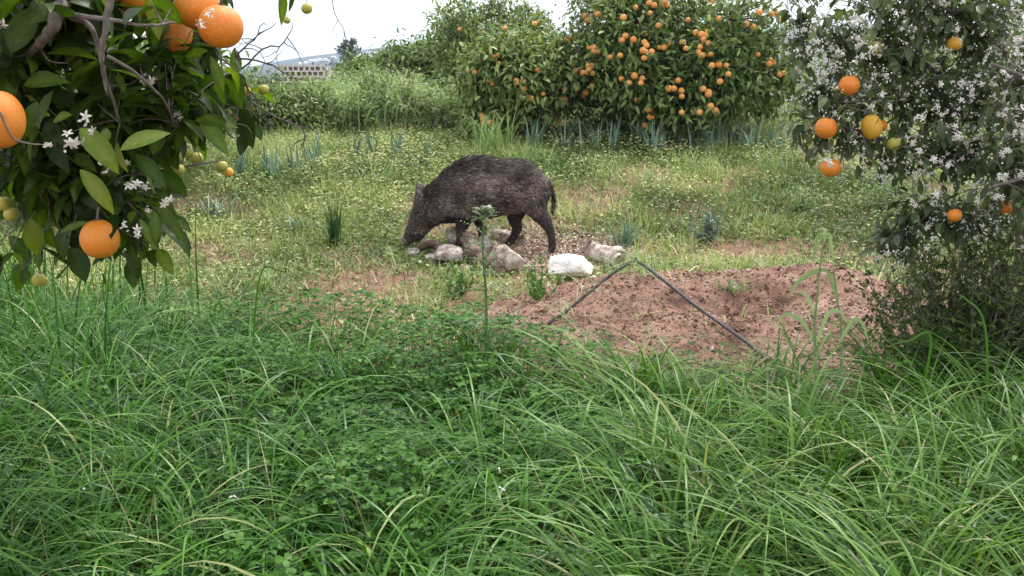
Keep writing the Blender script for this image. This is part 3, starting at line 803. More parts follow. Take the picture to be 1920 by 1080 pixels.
# bare twigs over the sky
w = MB()
def twiglet(a, n, dr, ln, r):
    p = np.array(a, float); pts = [p.copy()]; d = nrm(np.array(dr, float))
    for i in range(n):
        d = nrm(d + rng.normal(0, .33, 3) + [0, 0, -.06]); p = p + d * ln / n; pts.append(p.copy())
    tube(w, pts, np.linspace(r, r * .35, n + 1), 5, cap=False)
    return pts
for a, b in [((440, 90, 2.3), (.5, .1, -.6)), ((445, 110, 2.3), (.9, .1, -.15)), ((452, 130, 2.35), (.8, 0, .2)), ((462, 160, 2.4), (.6, .1, -.7)), ((470, 190, 2.4), (.9, .2, -.35)), ((440, 120, 2.3), (.7, -.1, .4)), ((465, 175, 2.4), (.2, 0, -1))]:
    pts = twiglet(px(*a), 9, b, random.uniform(.14, .24), .0026)
    for k in (3, 5, 6, 7):
        twiglet(pts[k], 5, rng.normal(0, 1, 3) * [1, .4, .7] + [.3, 0, -.2], random.uniform(.05, .11), .0014)
reparent(w.build('bare_twigs', M['twig']), lroot)
w = MB()
pts = twiglet(px(614, -30, 2.6), 9, (.12, 0, -1), .22, .0016); twiglet(pts[4], 5, (-.2, 0, -1), .06, .001); twiglet(pts[5], 5, (.5, 0, -.9), .08, .001)
reparent(w.build('bare_twigs', M['twig']), lroot)
for (u, v, D, dia, sz) in [(414, 50, 1.92, 80, 1.0), (372, 14, 1.98, 84, .97), (318, 62, 2.06, 80, 1), (262, -6, 2.0, 74, 1), (-2, 224, 1.66, 88, 1.26), (187, 448, 1.95, 71, 1.08), (352, 104, 2.22, 66, 1), (240, 238, 2.2, 56, 1),
                            (205, 10, 2.2, 66, 1), (12, 30, 2.1, 60, 1)]:
    put_fruit(ME_ORANGE, 'orange', px(u, v, D), dia / 2 * pxscale(D), lroot, sz=sz)
for (u, v, D, dia, me) in [(369, 297, 2.75, 24, 'g'), (416, 312, 2.75, 22, 'g'), (428, 323, 2.78, 19, 'y'), (331, 288, 2.7, 26, 'g'), (335, 318, 2.7, 22, 'g'), (355, 288, 2.75, 18, 'g'), (494, 168, 2.42, 19, 'g'), (447, 168, 2.4, 20, 'g'), (460, 172, 2.42, 20, 'y'), (432, 150, 2.4, 20, 'y'),
                           (575, 16, 2.6, 20, 'g'), (538, 38, 2.3, 13, 'g'), (343, 257, 2.6, 24, 'g'), (412, 226, 2.5, 30, 'y'), (362, 220, 2.5, 22, 'g'), (8, 382, 2.2, 28, 'g'), (22, 402, 2.2, 28, 'g'), (74, 525, 2.5, 26, 'g'), (80, 412, 2.4, 30, 'g'), (318, 332, 2.7, 24, 'y'), (310, 322, 2.7, 18, 'g')]:
    put_fruit(ME_GREEN if me == 'g' else ME_YELLOW, 'unripe_fruit', px(u, v, D), dia / 2 * pxscale(D), lroot)
for i, (u, v, D, s) in enumerate([(382, 42, 1.83, .026), (395, 30, 1.85, .02), (160, 222, 1.7, .028), (132, 262, 1.7, .03), (168, 242, 1.7, .02), (205, 318, 1.85, .03), (250, 350, 1.85, .026), (272, 346, 1.86, .024), (255, 432, 1.86, .026), (238, 425, 1.88, .022), (278, 150, 1.9, .024), (292, 145, 1.92, .02),
                                  (325, 200, 2.0, .02), (312, 376, 1.9, .024), (282, 392, 1.9, .02), (5, 40, 1.75, .022), (150, 20, 1.9, .02), (335, 218, 2.0, .02), (240, 300, 1.95, .02), (120, 130, 1.85, .016), (90, 272, 1.64, .012)]):
    put_blossom(i, px(u, v, D), s * .41, lroot)

# ---- right tree, white with blossom
rg = np.random.default_rng(6)
tb = np.array([2.08, 4.0, float(gz(2.08, 4.0)) - .05])
rroot = empty('orange_tree', tb, 'orange tree at the right edge covered in small white blossom', 'orange tree')
f1 = px(1905, 370, 3.95); f2 = px(1895, 240, 3.9)
w = MB(); tube(w, spline([tb, px(1925, 470, 4.0), f1, f2], 16), np.linspace(.05, .032, 16), 12, rough=.06)
reparent(w.build('trunk', M['bark']), rroot)
limbs_r = [
    ([f2, px(1850, 190, 3.85), px(1780, 150, 3.8), px(1715, 112, 3.75), px(1650, 82, 3.7), px(1595, 80, 3.7)], .022, .005, 7),
    ([px(1715, 112, 3.75), px(1680, 60, 3.75), px(1640, 10, 3.75), px(1610, -30, 3.75)], .008, .004, 6),
    ([px(1725, 116, 3.75), px(1705, 60, 3.8), px(1680, 0, 3.85)], .008, .004, 6),
    ([f2, px(1840, 200, 3.7), px(1750, 192, 3.6), px(1680, 190, 3.55), px(1610, 192, 3.5), px(1540, 190, 3.5)], .016, .004, 7),
    ([f1, px(1830, 300, 3.7), px(1760, 290, 3.6), px(1680, 270, 3.5), px(1590, 240, 3.45), px(1510, 235, 3.45)], .016, .004, 7),
    ([f1, px(1850, 400, 3.7), px(1790, 420, 3.6), px(1730, 425, 3.55), px(1680, 440, 3.5), px(1640, 465, 3.5)], .012, .003, 7),
    ([f2, px(1890, 120, 3.9), px(1850, 20, 3.9), px(1820, -60, 3.9)], .022, .01, 8),
    ([px(1890, 150, 3.9), px(1800, 60, 3.6), px(1720, 0, 3.5), px(1600, -40, 3.5)], .012, .005, 7),
    ([px(1650, 82, 3.7), px(1590, 70, 3.65), px(1530, 55, 3.6), px(1490, 70, 3.6)], .006, .003, 6),
    ([f1, px(1940, 300, 3.6), px(1920, 330, 3.3), px(1860, 350, 3.2)], .014, .005, 7),
    ([f2, px(1960, 180, 3.6), px(1930, 150, 3.3), px(1860, 120, 3.25)], .014, .005, 7),
]
LR = [(1540, 90, 3.6, 70, 90, .25), (1650, 60, 3.7, 90, 100, .3), (1780, 60, 3.7, 110, 110, .35), (1890, 60, 3.6, 80, 110, .35), (1560, 200, 3.5, 85, 90, .25), (1690, 190, 3.6, 100, 100, .3),
      (1810, 200, 3.6, 110, 110, .35), (1900, 220, 3.5, 70, 120, .35), (1540, 260, 3.45, 60, 45, .2), (1650, 290, 3.5, 80, 50, .25), (1770, 310, 3.6, 100, 80, .3), (1870, 330, 3.5, 80, 90, .3),
      (1720, 395, 3.55, 60, 50, .2), (1800, 410, 3.5, 60, 40, .2), (1880, 420, 3.5, 60, 40, .2), (1690, 445, 3.5, 40, 30, .12), (1650, 460, 3.5, 22, 22, .08), (1700, -30, 3.7, 240, 60, .4)]
tips = lump_points(LR, 800, rg)
LEAF_R = dict(L=(.032, .066), droop=-.4, rows=ROWS_LO, tone=.42, mat='leaf_right')
twig_tree(rroot, limbs_r, tips, LEAF_R, 32, nl=(5, 10), leaf_zone=.3, clear=[(1592, 160, 3.4, 36), (1549, 240, 3.35, 40), (1557, 315, 3.4, 36), (1634, 238, 3.42, 36), (1790, 404, 3.35, 18)])
for (u, v, D, dia, me, lb) in [(1592, 160, 3.4, 37, 'o', None), (1549, 240, 3.35, 40, 'o', None), (1557, 315, 3.4, 36, 'o', None), (1634, 238, 3.42, 38, 'y', 'greenish yellow orange'), (1652, 236, 3.5, 22, 'o', None), (1790, 82, 3.5, 26, 'y', 'greenish yellow orange'),
                               (1790, 404, 3.35, 26, 'o', None), (1885, 390, 3.4, 24, 'o', None), (1676, 270, 3.4, 24, 'g', 'green unripe orange'), (1640, 90, 3.6, 26, 'g', 'green unripe orange')]:
    put_fruit({'o': ME_ORANGE, 'y': ME_YELLOW, 'g': ME_GREEN}[me], 'orange', px(u, v, D), dia / 2 * pxscale(D), rroot, label=lb, sz=1.25 if (me == 'y' and u == 1634) else 1.0)
# blossom sprays: the hundred largest one by one, the rest as one mass
bp = np.concatenate([lump_points(LR, 820, rg), lump_points([(1540, 130, 3.5, 85, 150, .2), (1860, 130, 3.4, 70, 120, .2)], 130, rg)]); bp[:, 1] -= rg.uniform(0, .2, len(bp))
okb = np.ones(len(bp), bool)
for (u, v, D, dia) in [(1592, 160, 3.4, 36), (1549, 240, 3.35, 40), (1557, 315, 3.4, 36), (1634, 238, 3.42, 36), (1790, 404, 3.35, 18)]:
    okb &= ~((np.hypot(bp[:, 0] - px(u, v, D)[0], bp[:, 2] - px(u, v, D)[2]) < .06) & (bp[:, 1] < D))
bp = bp[okb]
extra = P3([(1720 + a, 330 + b, 3.25) for a, b in [(0, 0), (15, 15), (30, 40), (95, 20), (110, 45), (120, 10), (-10, 50), (60, -20)]] + [(1860, 180, 3.2), (1875, 140, 3.2), (1820, 175, 3.2), (1800, 60, 3.25), (1850, 60, 3.2), (1880, 330, 3.1), (1885, 280, 3.1), (1640, 480, 3.4), (1660, 470, 3.4), (1600, 45, 3.5), (1470, 75, 3.55), (1480, 60, 3.55), (1500, 130, 3.5), (1480, 185, 3.5), (1500, 150, 3.5), (1790, 240, 3.2), (1795, 255, 3.2)])
order = np.argsort(bp[:, 1])
near, rest = bp[order[:75]], bp[order[75:]]
for i, p in enumerate(np.concatenate([extra, near])[:100]):
    put_blossom(i, p, random.uniform(.010, .015), rroot)
bm = MB()
for p in rest:
    blossom_cluster(bm, p, rg.uniform(.007, .0135), rg.integers(3, 10), .16, (0, -.5, -.3), 2.0)
o = reparent(bm.build('blossom_mass', M['petal']), rroot); o['kind'] = 'stuff'

# ------------------------------------------------------------------ wild boar
BS = .00103
bp0 = gp(1034, 472)
BO = np.array([bp0[0] - 1215 * BS, bp0[1] + .05, float(gz(bp0[0] - .3, bp0[1] + .05)) + .005])
def bz(zx, zy, y=0.0):
    return BO + np.array([zx * BS, y, (695 - zy) * BS])
boar = empty('wild_boar', bz(760, 695), 'dark brown bristly wild boar rooting with its snout down among the stones', 'wild boar')
body = MB()
def loft(mb, rings, n=28, pw=2.3):
    a = np.linspace(0, 2 * math.pi, n, endpoint=False)
    V = []
    for (c, up, hh, hw) in rings:
        ca, sa = np.cos(a), np.sin(a)
        x = np.sign(ca) * np.abs(ca) ** (2 / pw) * hw; y = np.sign(sa) * np.abs(sa) ** (2 / pw) * hh
        V.append(c + x[:, None] * np.array([0, 1, 0]) + y[:, None] * up)
    V = np.array(V); m = len(rings)
    i = np.arange(m - 1)[:, None]; j = np.arange(n)[None]; k = (j + 1) % n
    F = np.stack([i * n + j, i * n + k, (i + 1) * n + k, (i + 1) * n + j], -1).reshape(-1, 4)
    VV = np.concatenate([V.reshape(-1, 3), [V[0].mean(0)], [V[-1].mean(0)]])
    jj = np.arange(n); kk = (jj + 1) % n
    mb.add(VV, [F, np.stack([np.full(n, m * n), kk, jj], -1), np.stack([np.full(n, m * n + 1), (m - 1) * n + jj, (m - 1) * n + kk], -1)])
tor = [(1198, 300, 345, 28), (1188, 262, 385, 62), (1165, 225, 425, 92), (1130, 188, 448, 112), (1080, 150, 452, 124), (1020, 126, 456, 134), (960, 122, 462, 142), (880, 130, 474, 150), (800, 116, 490, 156), (720, 116, 508, 156),
       (650, 130, 518, 148), (590, 162, 524, 134), (530, 203, 526, 118), (480, 238, 524, 104), (440, 268, 516, 94), (405, 292, 495, 84)]
rings = []
for (x, t, b, hw) in tor:
    rings.append((bz(x, (t + b) / 2), np.array([0, 0, 1.0]), (b - t) / 2 * BS, hw * BS))
loft(body, rings)
hd = [((455, 385), (345, 300), (510, 520), 92), ((420, 415), (330, 345), (480, 540), 86), ((390, 452), (322, 400), (450, 552), 76), ((362, 492), (303, 455), (425, 575), 64), ((335, 530), (285, 510), (402, 598), 54),
      ((312, 565), (272, 550), (385, 622), 47), ((293, 596), (260, 585), (365, 645), 41), ((276, 622), (252, 612), (325, 655), 36), ((262, 640), (246, 632), (292, 662), 33)]
rings = []
for (c, t, b, hw) in hd:
    t = np.array(t, float); b = np.array(b, float); m = (t + b) / 2
    up = t - b; hh = np.linalg.norm(up) / 2; up = up / (2 * hh)
    rings.append((bz(*m), np.array([up[0], 0, -up[1]]), hh * BS, hw * BS))
loft(body, rings, pw=2.1)
def leg(pts, y0, y1):
    n = len(pts); P = np.array([bz(p[0], p[1], y0 + (y1 - y0) * i / (n - 1)) for i, p in enumerate(pts)]); r = np.array([p[2] for p in pts]) * BS
    C = spline(np.concatenate([P, r[:, None]], 1), n * 5)
    tube(body, C[:, :3], C[:, 3], 14)
leg([(665, 420, 70), (650, 490, 56), (636, 535, 40), (630, 590, 30), (622, 630, 25), (613, 668, 23), (607, 684, 24)], -.075, -.085)
leg([(730, 430, 66), (745, 500, 50), (752, 545, 36), (762, 595, 28), (764, 640, 23), (758, 668, 22), (752, 684, 23)], .06, .07)
leg([(1000, 380, 92), (985, 450, 66), (978, 510, 46), (992, 565, 33), (975, 615, 26), (955, 645, 25), (940, 668, 26)], .05, .075)
leg([(1095, 340, 112), (1112, 410, 78), (1150, 478, 48), (1192, 540, 33), (1212, 595, 26), (1218, 650, 24), (1216, 686, 25)], -.055, -.09)
tl = [(1188, 255, 16), (1207, 292, 14), (1221, 345, 12), (1226, 400, 11), (1217, 462, 9)]
P = np.array([bz(p[0], p[1], -.01) for p in tl]); tube(body, spline(P, 14), np.linspace(16, 8, 14) * BS, 8)
# ears as leaf-shaped cupped shells
for sy, (bx, by), (tx, ty) in ((-1, (445, 352), (415, 262)), (1, (375, 345), (338, 272))):
    A = bz(bx, by, sy * .075); B = bz(tx, ty, sy * .10); d = B - A; L_ = np.linalg.norm(d); d /= L_
    wv = nrm(np.cross(d, [0, 1, 0])); nn = np.cross(d, wv)
    s = np.linspace(0, 1, 7); pr = np.array([.8, 1, 1, .9, .7, .4, .08]) * .042
    V = []
    for si, pi in zip(s, pr):
        a = np.linspace(0, 2 * math.pi, 12, endpoint=False)
        V.append(A + d * si * L_ + (np.cos(a) * pi)[:, None] * wv + (np.sin(a) * max(pi * .3, .008))[:, None] * nn)
    V = np.array(V); n = 12; m = 7
    i = np.arange(m - 1)[:, None]; j = np.arange(n)[None]; k = (j + 1) % n
    F = np.stack([i * n + j, i * n + k, (i + 1) * n + k, (i + 1) * n + j], -1).reshape(-1, 4)
    jj = np.arange(n); kk = (jj + 1) % n
    body.add(np.concatenate([V.reshape(-1, 3), [V[0].mean(0)], [V[-1].mean(0)]]), [F, np.stack([np.full(n, m * n), kk, jj], -1), np.stack([np.full(n, m * n + 1), (m - 1) * n + jj, (m - 1) * n + kk], -1)])
bo = body.build('body_source', M['boar_skin'])
md = bo.modifiers.new('remesh', 'REMESH'); md.mode = 'VOXEL'; md.voxel_size = .007
md = bo.modifiers.new('smooth', 'SMOOTH'); md.factor = .5; md.iterations = 5
dg = bpy.context.evaluated_depsgraph_get()
me = bpy.data.meshes.new_from_object(bo.evaluated_get(dg))
bpy.data.objects.remove(bo)
me.polygons.foreach_set('use_smooth', np.ones(len(me.polygons), bool))
me.materials.clear(); me.materials.append(M['boar_skin'])
bo = bpy.data.objects.new('body', me); COL.objects.link(bo); reparent(bo, boar)
# bristles combed back over the whole coat
nf = len(me.polygons)
cen = np.empty(nf * 3); me.polygons.foreach_get('center', cen); cen = cen.reshape(-1, 3)
nor = np.empty(nf * 3); me.polygons.foreach_get('normal', nor); nor = nor.reshape(-1, 3)
ar = np.empty(nf); me.polygons.foreach_get('area', ar)
k = rng.choice(nf, 60000, p=ar / ar.sum())
c = cen[k] + rng.normal(0, .003, (len(k), 3)); n = nrm(nor[k])
zx = (c[:, 0] - BO[0]) / BS; zy = 695 - (c[:, 2] - BO[2]) / BS
head = (zx < 420) & (zy > 300)
legm = (zy > 500) & ~head
flow = np.tile([1.0, 0, -.28], (len(k), 1)); flow[head] = [.75, 0, .62]; flow[legm] = [.25, 0, -1]
rump = (zx > 1080) & ~legm; flow[rump] = [.55, 0, -.85]
cz_ = np.stack([fbm(c[:, 0] * 38, c[:, 2] * 38 + c[:, 1] * 20, q, 2) - .5 for q in (301, 302, 303)], 1)
flow = flow + rng.normal(0, .12, flow.shape) + .8 * cz_
flow = nrm(flow - n * np.sum(flow * n, 1, keepdims=True))
up_ = np.clip((n[:, 2] - .25) / .6, 0, 1)
cw_ = up_ * np.clip((zx - 400) / 120, 0, 1) * np.clip((930 - zx) / 160, 0, 1) * (zy < 360)
bw_ = up_ * np.clip((zx - 800) / 120, 0, 1) * (zy < 280)
Lh = rng.uniform(.014, .030, len(k)); Lh[head] *= .45; Lh[legm] *= .42
Lh = Lh * (1 + 1.7 * cw_ * rng.uniform(.3, 1.1, len(k)) + .7 * bw_)
tailm = (zx > 1196) & (zy > 300) & (zy < 480); Lh[tailm] = rng.uniform(.015, .04, tailm.sum())
snout = head & (zy > 600); Lh[snout] *= .25
lift = .32 + .75 * cw_ ** 2 + .25 * bw_ + rng.normal(0, .08, len(k))
keep = (zy < 672) & (np.hypot(zx - 346, zy - 443) > 13)
c, n, flow, Lh, lift = c[keep], n[keep], flow[keep], Lh[keep], lift[keep]
lift = lift + .5 * (cz_[keep][:, 0])
d0 = nrm(flow + n * (lift * 1.5)[:, None]); d1 = nrm(flow + n * (lift * .35)[:, None] + [0, 0, -.1])
sd = nrm(np.cross(d0, n + rng.normal(0, .3, n.shape)))
wd = (.0014 + .0018 * rng.random(len(c)) ** 2)[:, None]
p0 = c - n * .002; p1 = p0 + d0 * (Lh * .5)[:, None]; p2 = p1 + d1 * (Lh * .5)[:, None]
V = np.stack([p0 - sd * wd, p0 + sd * wd, p1 - sd * wd * .8, p1 + sd * wd * .8, p2], 1)
N = len(c); b5 = np.arange(N)[:, None] * 5
hb = MB()
pat = fbm(c[:, 0] * 14, c[:, 2] * 14, 77, 3)
zxk = (c[:, 0] - BO[0]) / BS; zyk = 695 - (c[:, 2] - BO[2]) / BS
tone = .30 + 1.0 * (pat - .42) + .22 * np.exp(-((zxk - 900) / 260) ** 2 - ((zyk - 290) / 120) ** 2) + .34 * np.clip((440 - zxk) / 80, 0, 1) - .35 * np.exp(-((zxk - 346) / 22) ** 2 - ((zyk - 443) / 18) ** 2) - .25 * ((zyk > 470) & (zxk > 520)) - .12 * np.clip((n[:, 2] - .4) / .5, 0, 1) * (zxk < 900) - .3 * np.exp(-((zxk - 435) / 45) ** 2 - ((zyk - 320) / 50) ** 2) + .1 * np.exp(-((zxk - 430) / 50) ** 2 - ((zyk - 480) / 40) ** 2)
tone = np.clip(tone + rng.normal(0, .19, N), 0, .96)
lt = rng.random(N) < .008; tone[lt] = 1
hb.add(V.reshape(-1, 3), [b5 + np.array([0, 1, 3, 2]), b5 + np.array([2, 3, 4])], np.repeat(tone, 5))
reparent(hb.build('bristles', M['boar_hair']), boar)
m_ = MB(); sphere(m_, bz(346, 443, -.064), .0105, 14, 8); reparent(m_.build('eye', M['eye']), boar)
m_ = MB(); sphere(m_, bz(346, 443, .066), .009, 14, 8); reparent(m_.build('eye', M['eye']), boar)
m_ = MB()
ax = nrm(np.array([-.55, 0, -.84])); u_ = np.array([0, 1.0, 0]); v_ = np.cross(ax, u_)
cc = bz(266, 645)
tube(m_, [cc - ax * .012, cc - ax * .004, cc + ax * .008, cc + ax * .012], [.034, .037, .036, .028], 20)
reparent(m_.build('snout_disc', M['snout']), boar)
for (x, z, y) in ((605, 684, -.085), (750, 684, .07), (937, 668, .075), (1216, 688, -.09)):
    m_ = MB()
    for s in (-1, 1):
        q = bz(x, z, y + s * .011)
        loft(m_, [(q + [.002, 0, .02], np.array([1, 0, 0]), .015, .010), (q + [-.004, 0, .005], np.array([1, 0, 0]), .021, .0115), (q + [-.007, 0, -.008], np.array([1, 0, 0]), .024, .012)], 10, 2)
    reparent(m_.build('hoof', M['hoof']), boar)

# ------------------------------------------------------------------ stones and wood round the feeding spot
def rock(name, u, v, wpx, hpx, D, mat, label, seed, ydep=.8, facets=5, sink=.2, smooth=False, rz=0, cat='stone'):
    rr = random.Random(seed)
    c = gp(u, v + hpx * .36, 3.0); D = c[1] + wpx * .12 * pxscale(c[1]); c = px(u, v, D); s = pxscale(D); a, b, h = wpx * s / 2, wpx * s / 2 * ydep, hpx * s / 2
    mb = MB(); sphere(mb, (0, 0, 0), 1, 84, 56)
    V = mb.v[0]
    for i in range(facets + 7):
        d = nrm(np.array([rr.gauss(0, 1), rr.gauss(0, 1), rr.gauss(0, .8)])); k = rr.uniform(.5, .82)
        over = V @ d - k; V = V - np.maximum(over, 0)[:, None] * d
    V = V * [a, b, h]
    off = np.array([mnoise.fractal(Vector(q) * (3.2 / max(a, h) * .5) + Vector((seed, 0, 0)), 1, 2, 5) for q in V])
    off2 = np.array([mnoise.ridged_multi_fractal(Vector(q) * (9 / max(a, h) * .5) + Vector((seed, 3, 0)), .9, 2.1, 5, 1, 2) for q in V])
    V = V * (1 + .06 * off + .035 * (off2 - 1))[:, None]
    if rz:
        cz, sz = math.cos(rz), math.sin(rz); V = np.stack([V[:, 0] * cz - V[:, 2] * sz, V[:, 1], V[:, 0] * sz + V[:, 2] * cz], -1)
    mb.v[0] = V
    zg = float(gz(c[0], c[1])); c = np.array([c[0], c[1], zg + h * (1 - sink)])
    o = mb.build(name, M[mat], smooth=True)
    o.location = c
    return tag(o, label, cat)
rock('stone', 1070, 504, 120, 48, 5.92, 'white_rock', 'flat bright white limestone block, brightest of the stones', 5, .75, -1, .25)
rock('stone', 948, 488, 80, 72, 5.9, 'rock', 'angular brown stone with a whitish top edge, between the thistle and the white block', 8, .6, 8, .3, rz=-.35)
rock('stone', 855, 452, 58, 44, 6.12, 'rock', 'pale pinkish stone under the snout of the boar, farthest of the left heap', 12, .8, 6, .2)
rock('stone', 842, 484, 74, 42, 5.95, 'grey_rock', 'rounded grey brown stone lying at the front of the left heap', 17, .7, 4, .25)
rock('stone', 810, 485, 30, 26, 5.95, 'grey_rock', 'small grey stone at the left end of the heap', 22, .9, 4, .3)
rock('stone', 986, 450, 22, 24, 6.5, 'rock', 'small brown pebble-like stone by the forward hind hoof', 27, .9, 4, .25)
rock('stone', 800, 458, 26, 18, 6.2, 'rock', 'small reddish stone close under the chin of the boar', 29, .9, 4, .25)
rock('stone', 1158, 470, 30, 14, 6.2, 'white_rock', 'thin pale stone chip behind the cut log', 33, .6, 4, .25)

def log(name, pts, radii, mat, label, cat='log', sides=16, cap=True, sub=()):
    P = np.array(pts); n = 26
    C = spline(np.concatenate([P, np.array(radii)[:, None]], 1), n)
    root = empty(name, C[n // 2][:3] * [1, 1, 0] + [0, 0, float(gz(C[n // 2][0], C[n // 2][1]))], label, cat)
    mb = MB(); tube(mb, C[:, :3], C[:, 3], sides, rough=.07, cap=not cap)
    for sp in sub:
        Q = np.array(sp); D_ = spline(Q, 14); tube(mb, D_[:, :3], D_[:, 3], 14, rough=.08, cap=False)
        p = D_[-1][:3]; d = nrm(D_[-1][:3] - D_[-2][:3]); c_ = MB()
        tube(c_, [p - d * .004, p - d * .002, p], [D_[-1][3] * .98, D_[-1][3] * .95, D_[-1][3] * .05], 14, rough=.02)
        reparent(c_.build('cut_end', M['cut_wood'], smooth=False), root)
    reparent(mb.build('bark', M[mat]), root)
    if cap:
        for e, e2 in ((0, 1), (-1, -2)):
            p = C[e][:3]; d = nrm(C[e][:3] - C[e2][:3]); c_ = MB()
            tube(c_, [p - d * .006, p - d * .002, p - d * .001], [C[e][3] * .98, C[e][3] * .95, C[e][3] * .05], sides, rough=.02)
            reparent(c_.build('cut_end', M['cut_wood'], smooth=False), root)
    return root
def onground(u, v, D, dz): 
    D = 3.5
    while D < 12:
        p = px(u, v, D)
        if p[2] - dz <= float(gz(p[0], p[1])): break
        D += .01
    return [p[0], p[1], float(p[2])]
log('log', [onground(1100, 462, 6.1, .10), onground(1112, 470, 6.0, .07), onground(1135, 480, 5.85, .05), onground(1162, 492, 5.72, .045)], [.046, .050, .049, .047], 'log', 'pale cut log with a forked stump end beside the white block',
    sub=[[(*onground(1113, 474, 6.02, .05), .046), (*onground(1107, 464, 6.03, .085), .045), (*onground(1103, 455, 6.05, .12), .042)]])
log('log', [onground(1110, 466, 6.25, .05), onground(1140, 470, 6.2, .045), onground(1172, 476, 6.1, .04)], [.03, .03, .026], 'log', 'thin pale split branch lying behind the forked log')
log('log', [onground(878, 446, 6.05, .14), onground(890, 468, 5.9, .10), onground(905, 490, 5.78, .06), onground(935, 510, 5.7, .035)], [.052, .058, .055, .04], 'dark_log', 'dark rotten log leaning up behind the thistle')
log('log', [onground(925, 438, 6.6, .05), onground(950, 444, 6.55, .045), onground(975, 450, 6.5, .04)], [.035, .042, .038], 'log', 'pale log lying behind the thistle, under the belly of the boar')
rock('stone', 772, 478, 36, 24, 6, 'grey_rock', 'low grey stone at the tip of the snout of the boar', 41, .8, 5, .3)
rock('stone', 872, 505, 34, 20, 6, 'rock', 'small flat pinkish stone in front of the rounded grey brown one', 44, .8, 5, .3)
rock('stone', 905, 462, 40, 34, 6, 'grey_rock', 'grey stone behind the thistle, between the fore and hind legs of the boar', 47, .8, 6, .2)
log('root', [onground(780, 470, 6.1, .03), onground(795, 460, 6.08, .08), onground(812, 458, 6.06, .09), onground(826, 468, 6.04, .06), onground(832, 482, 6.0, .02)], [.02, .026, .028, .026, .02], 'dark_log', 'curved dark brown root arching beside the snout of the boar', 'root', cap=False)

# ------------------------------------------------------------------ hose, bent up into a peak
hp = [px(1028, 607, 4.42), px(1060, 585, 4.48), px(1105, 548, 4.55), px(1150, 512, 4.62), px(1178, 494, 4.66), px(1191, 488, 4.67), px(1204, 495, 4.64), px(1240, 522, 4.5), px(1300, 570, 4.3), px(1350, 606, 4.1), px(1400, 642, 3.95)]
def mpix(u, v):
    D = 3.0
    while D < 6:
        p = px(u, v, D)
        if p[2] <= float(max(mound_z(p[0], p[1]), gz(p[0], p[1]))) + .012: break
        D += .01
    return p
hp[0] = mpix(1028, 607); hp[-1] = mpix(1402, 643)
hp += [mpix(1430, 668)]
for i in range(1, 10):
    t = i / 10
    hp[i] = px([1060, 1105, 1150, 1178, 1191, 1204, 1240, 1300, 1350][i - 1], [585, 548, 512, 494, 488, 495, 522, 570, 606][i - 1], hp[0][1] + (4.68 - hp[0][1]) * min(1, i / 5) if i <= 5 else 4.68 + (hp[10][1] - 4.68) * (i - 5) / 5)
for i in range(len(hp)):
    hp[i][2] = max(hp[i][2], float(mound_z(hp[i][0], hp[i][1])) + .005)
hb = MB(); tube(hb, spline(hp, 60), .0072, 10, rough=.05)
tag(hb.build('hose', M['hose']), 'dark grey garden hose kinked up into a peak over the soil mound', 'hose')
mb = MB(); H_ = spline(hp, 60)
ids = rng.integers(4, 36, 110); N = len(ids)
blades(mb, H_[ids] + [0, -.006, .008], rng.uniform(.08, .22, N), rng.uniform(.003, .006, N), rng.uniform(0, 6.28, N), rng.uniform(.5, 1.3, N), rng.uniform(.8, 2.0, N), 5, rng.normal(0, .8, N), rng.random(N), 1.1)
tag(mb.build('grass_tuft', M['pale_grass']), 'withered grass blades draped over the peak of the dark hose', 'grass tuft')

# ------------------------------------------------------------------ plants of the clearing
def ribbon(mb, pts, width, rnd=.5, n=14, normal=(0, -1, .4), fold=.35, tipw=.03):
    C = spline(pts, n); T = nrm(np.gradient(C, axis=0)); s = np.linspace(0, 1, n)
    sd = nrm(np.cross(T, np.asarray(normal, float))); nn = np.cross(sd, T)
    w = (.5 * width * np.minimum(1, .5 + s * 2) * np.maximum(1 - s ** 2.5, tipw))[:, None]
    V = np.stack([C - sd * w + nn * w * fold, C, C + sd * w + nn * w * fold], 1)
    mb.add(V.reshape(-1, 3), strip_faces(1, n, 3), rnd)

def screen_u(x, y):
    return 960 + 1800 * x / y
EDGE_U = [-200, 0, 300, 480, 650, 900, 1000, 1100, 1200, 1300, 1500, 1700, 1920, 2100]
EDGE_D = [4.4, 4.4, 4.25, 4.0, 3.8, 3.85, 3.6, 3.35, 3.15, 3.05, 3.1, 3.2, 3.5, 3.7]
def edge(x, y):
    return np.interp(screen_u(x, y), EDGE_U, EDGE_D) + .35 * (fbm(x * 3, y * 3, 61, 3) - .5)

def wedge(n, y0, y1, k=.6, m=.25):
    y = np.sqrt(rng.uniform(y0 ** 2, y1 ** 2, n)); x = rng.uniform(-1, 1, n) * (k * y + m)
    return x, y

def tufts(nt_, nb, y0, y1, cond, spread=.04):
    x, y = wedge(nt_, y0, y1); ok = cond(x, y); x, y = x[ok], y[ok]
    k = np.repeat(np.arange(len(x)), rng.integers(nb[0], nb[1], len(x)))
    ox, oy = rng.normal(0, spread, len(k)), rng.normal(0, spread, len(k))
    bx = x[k] + ox; by = y[k] + oy; tufts.az = np.arctan2(oy, ox) + rng.normal(0, .5, len(k))
    return bx, by, k, len(x)

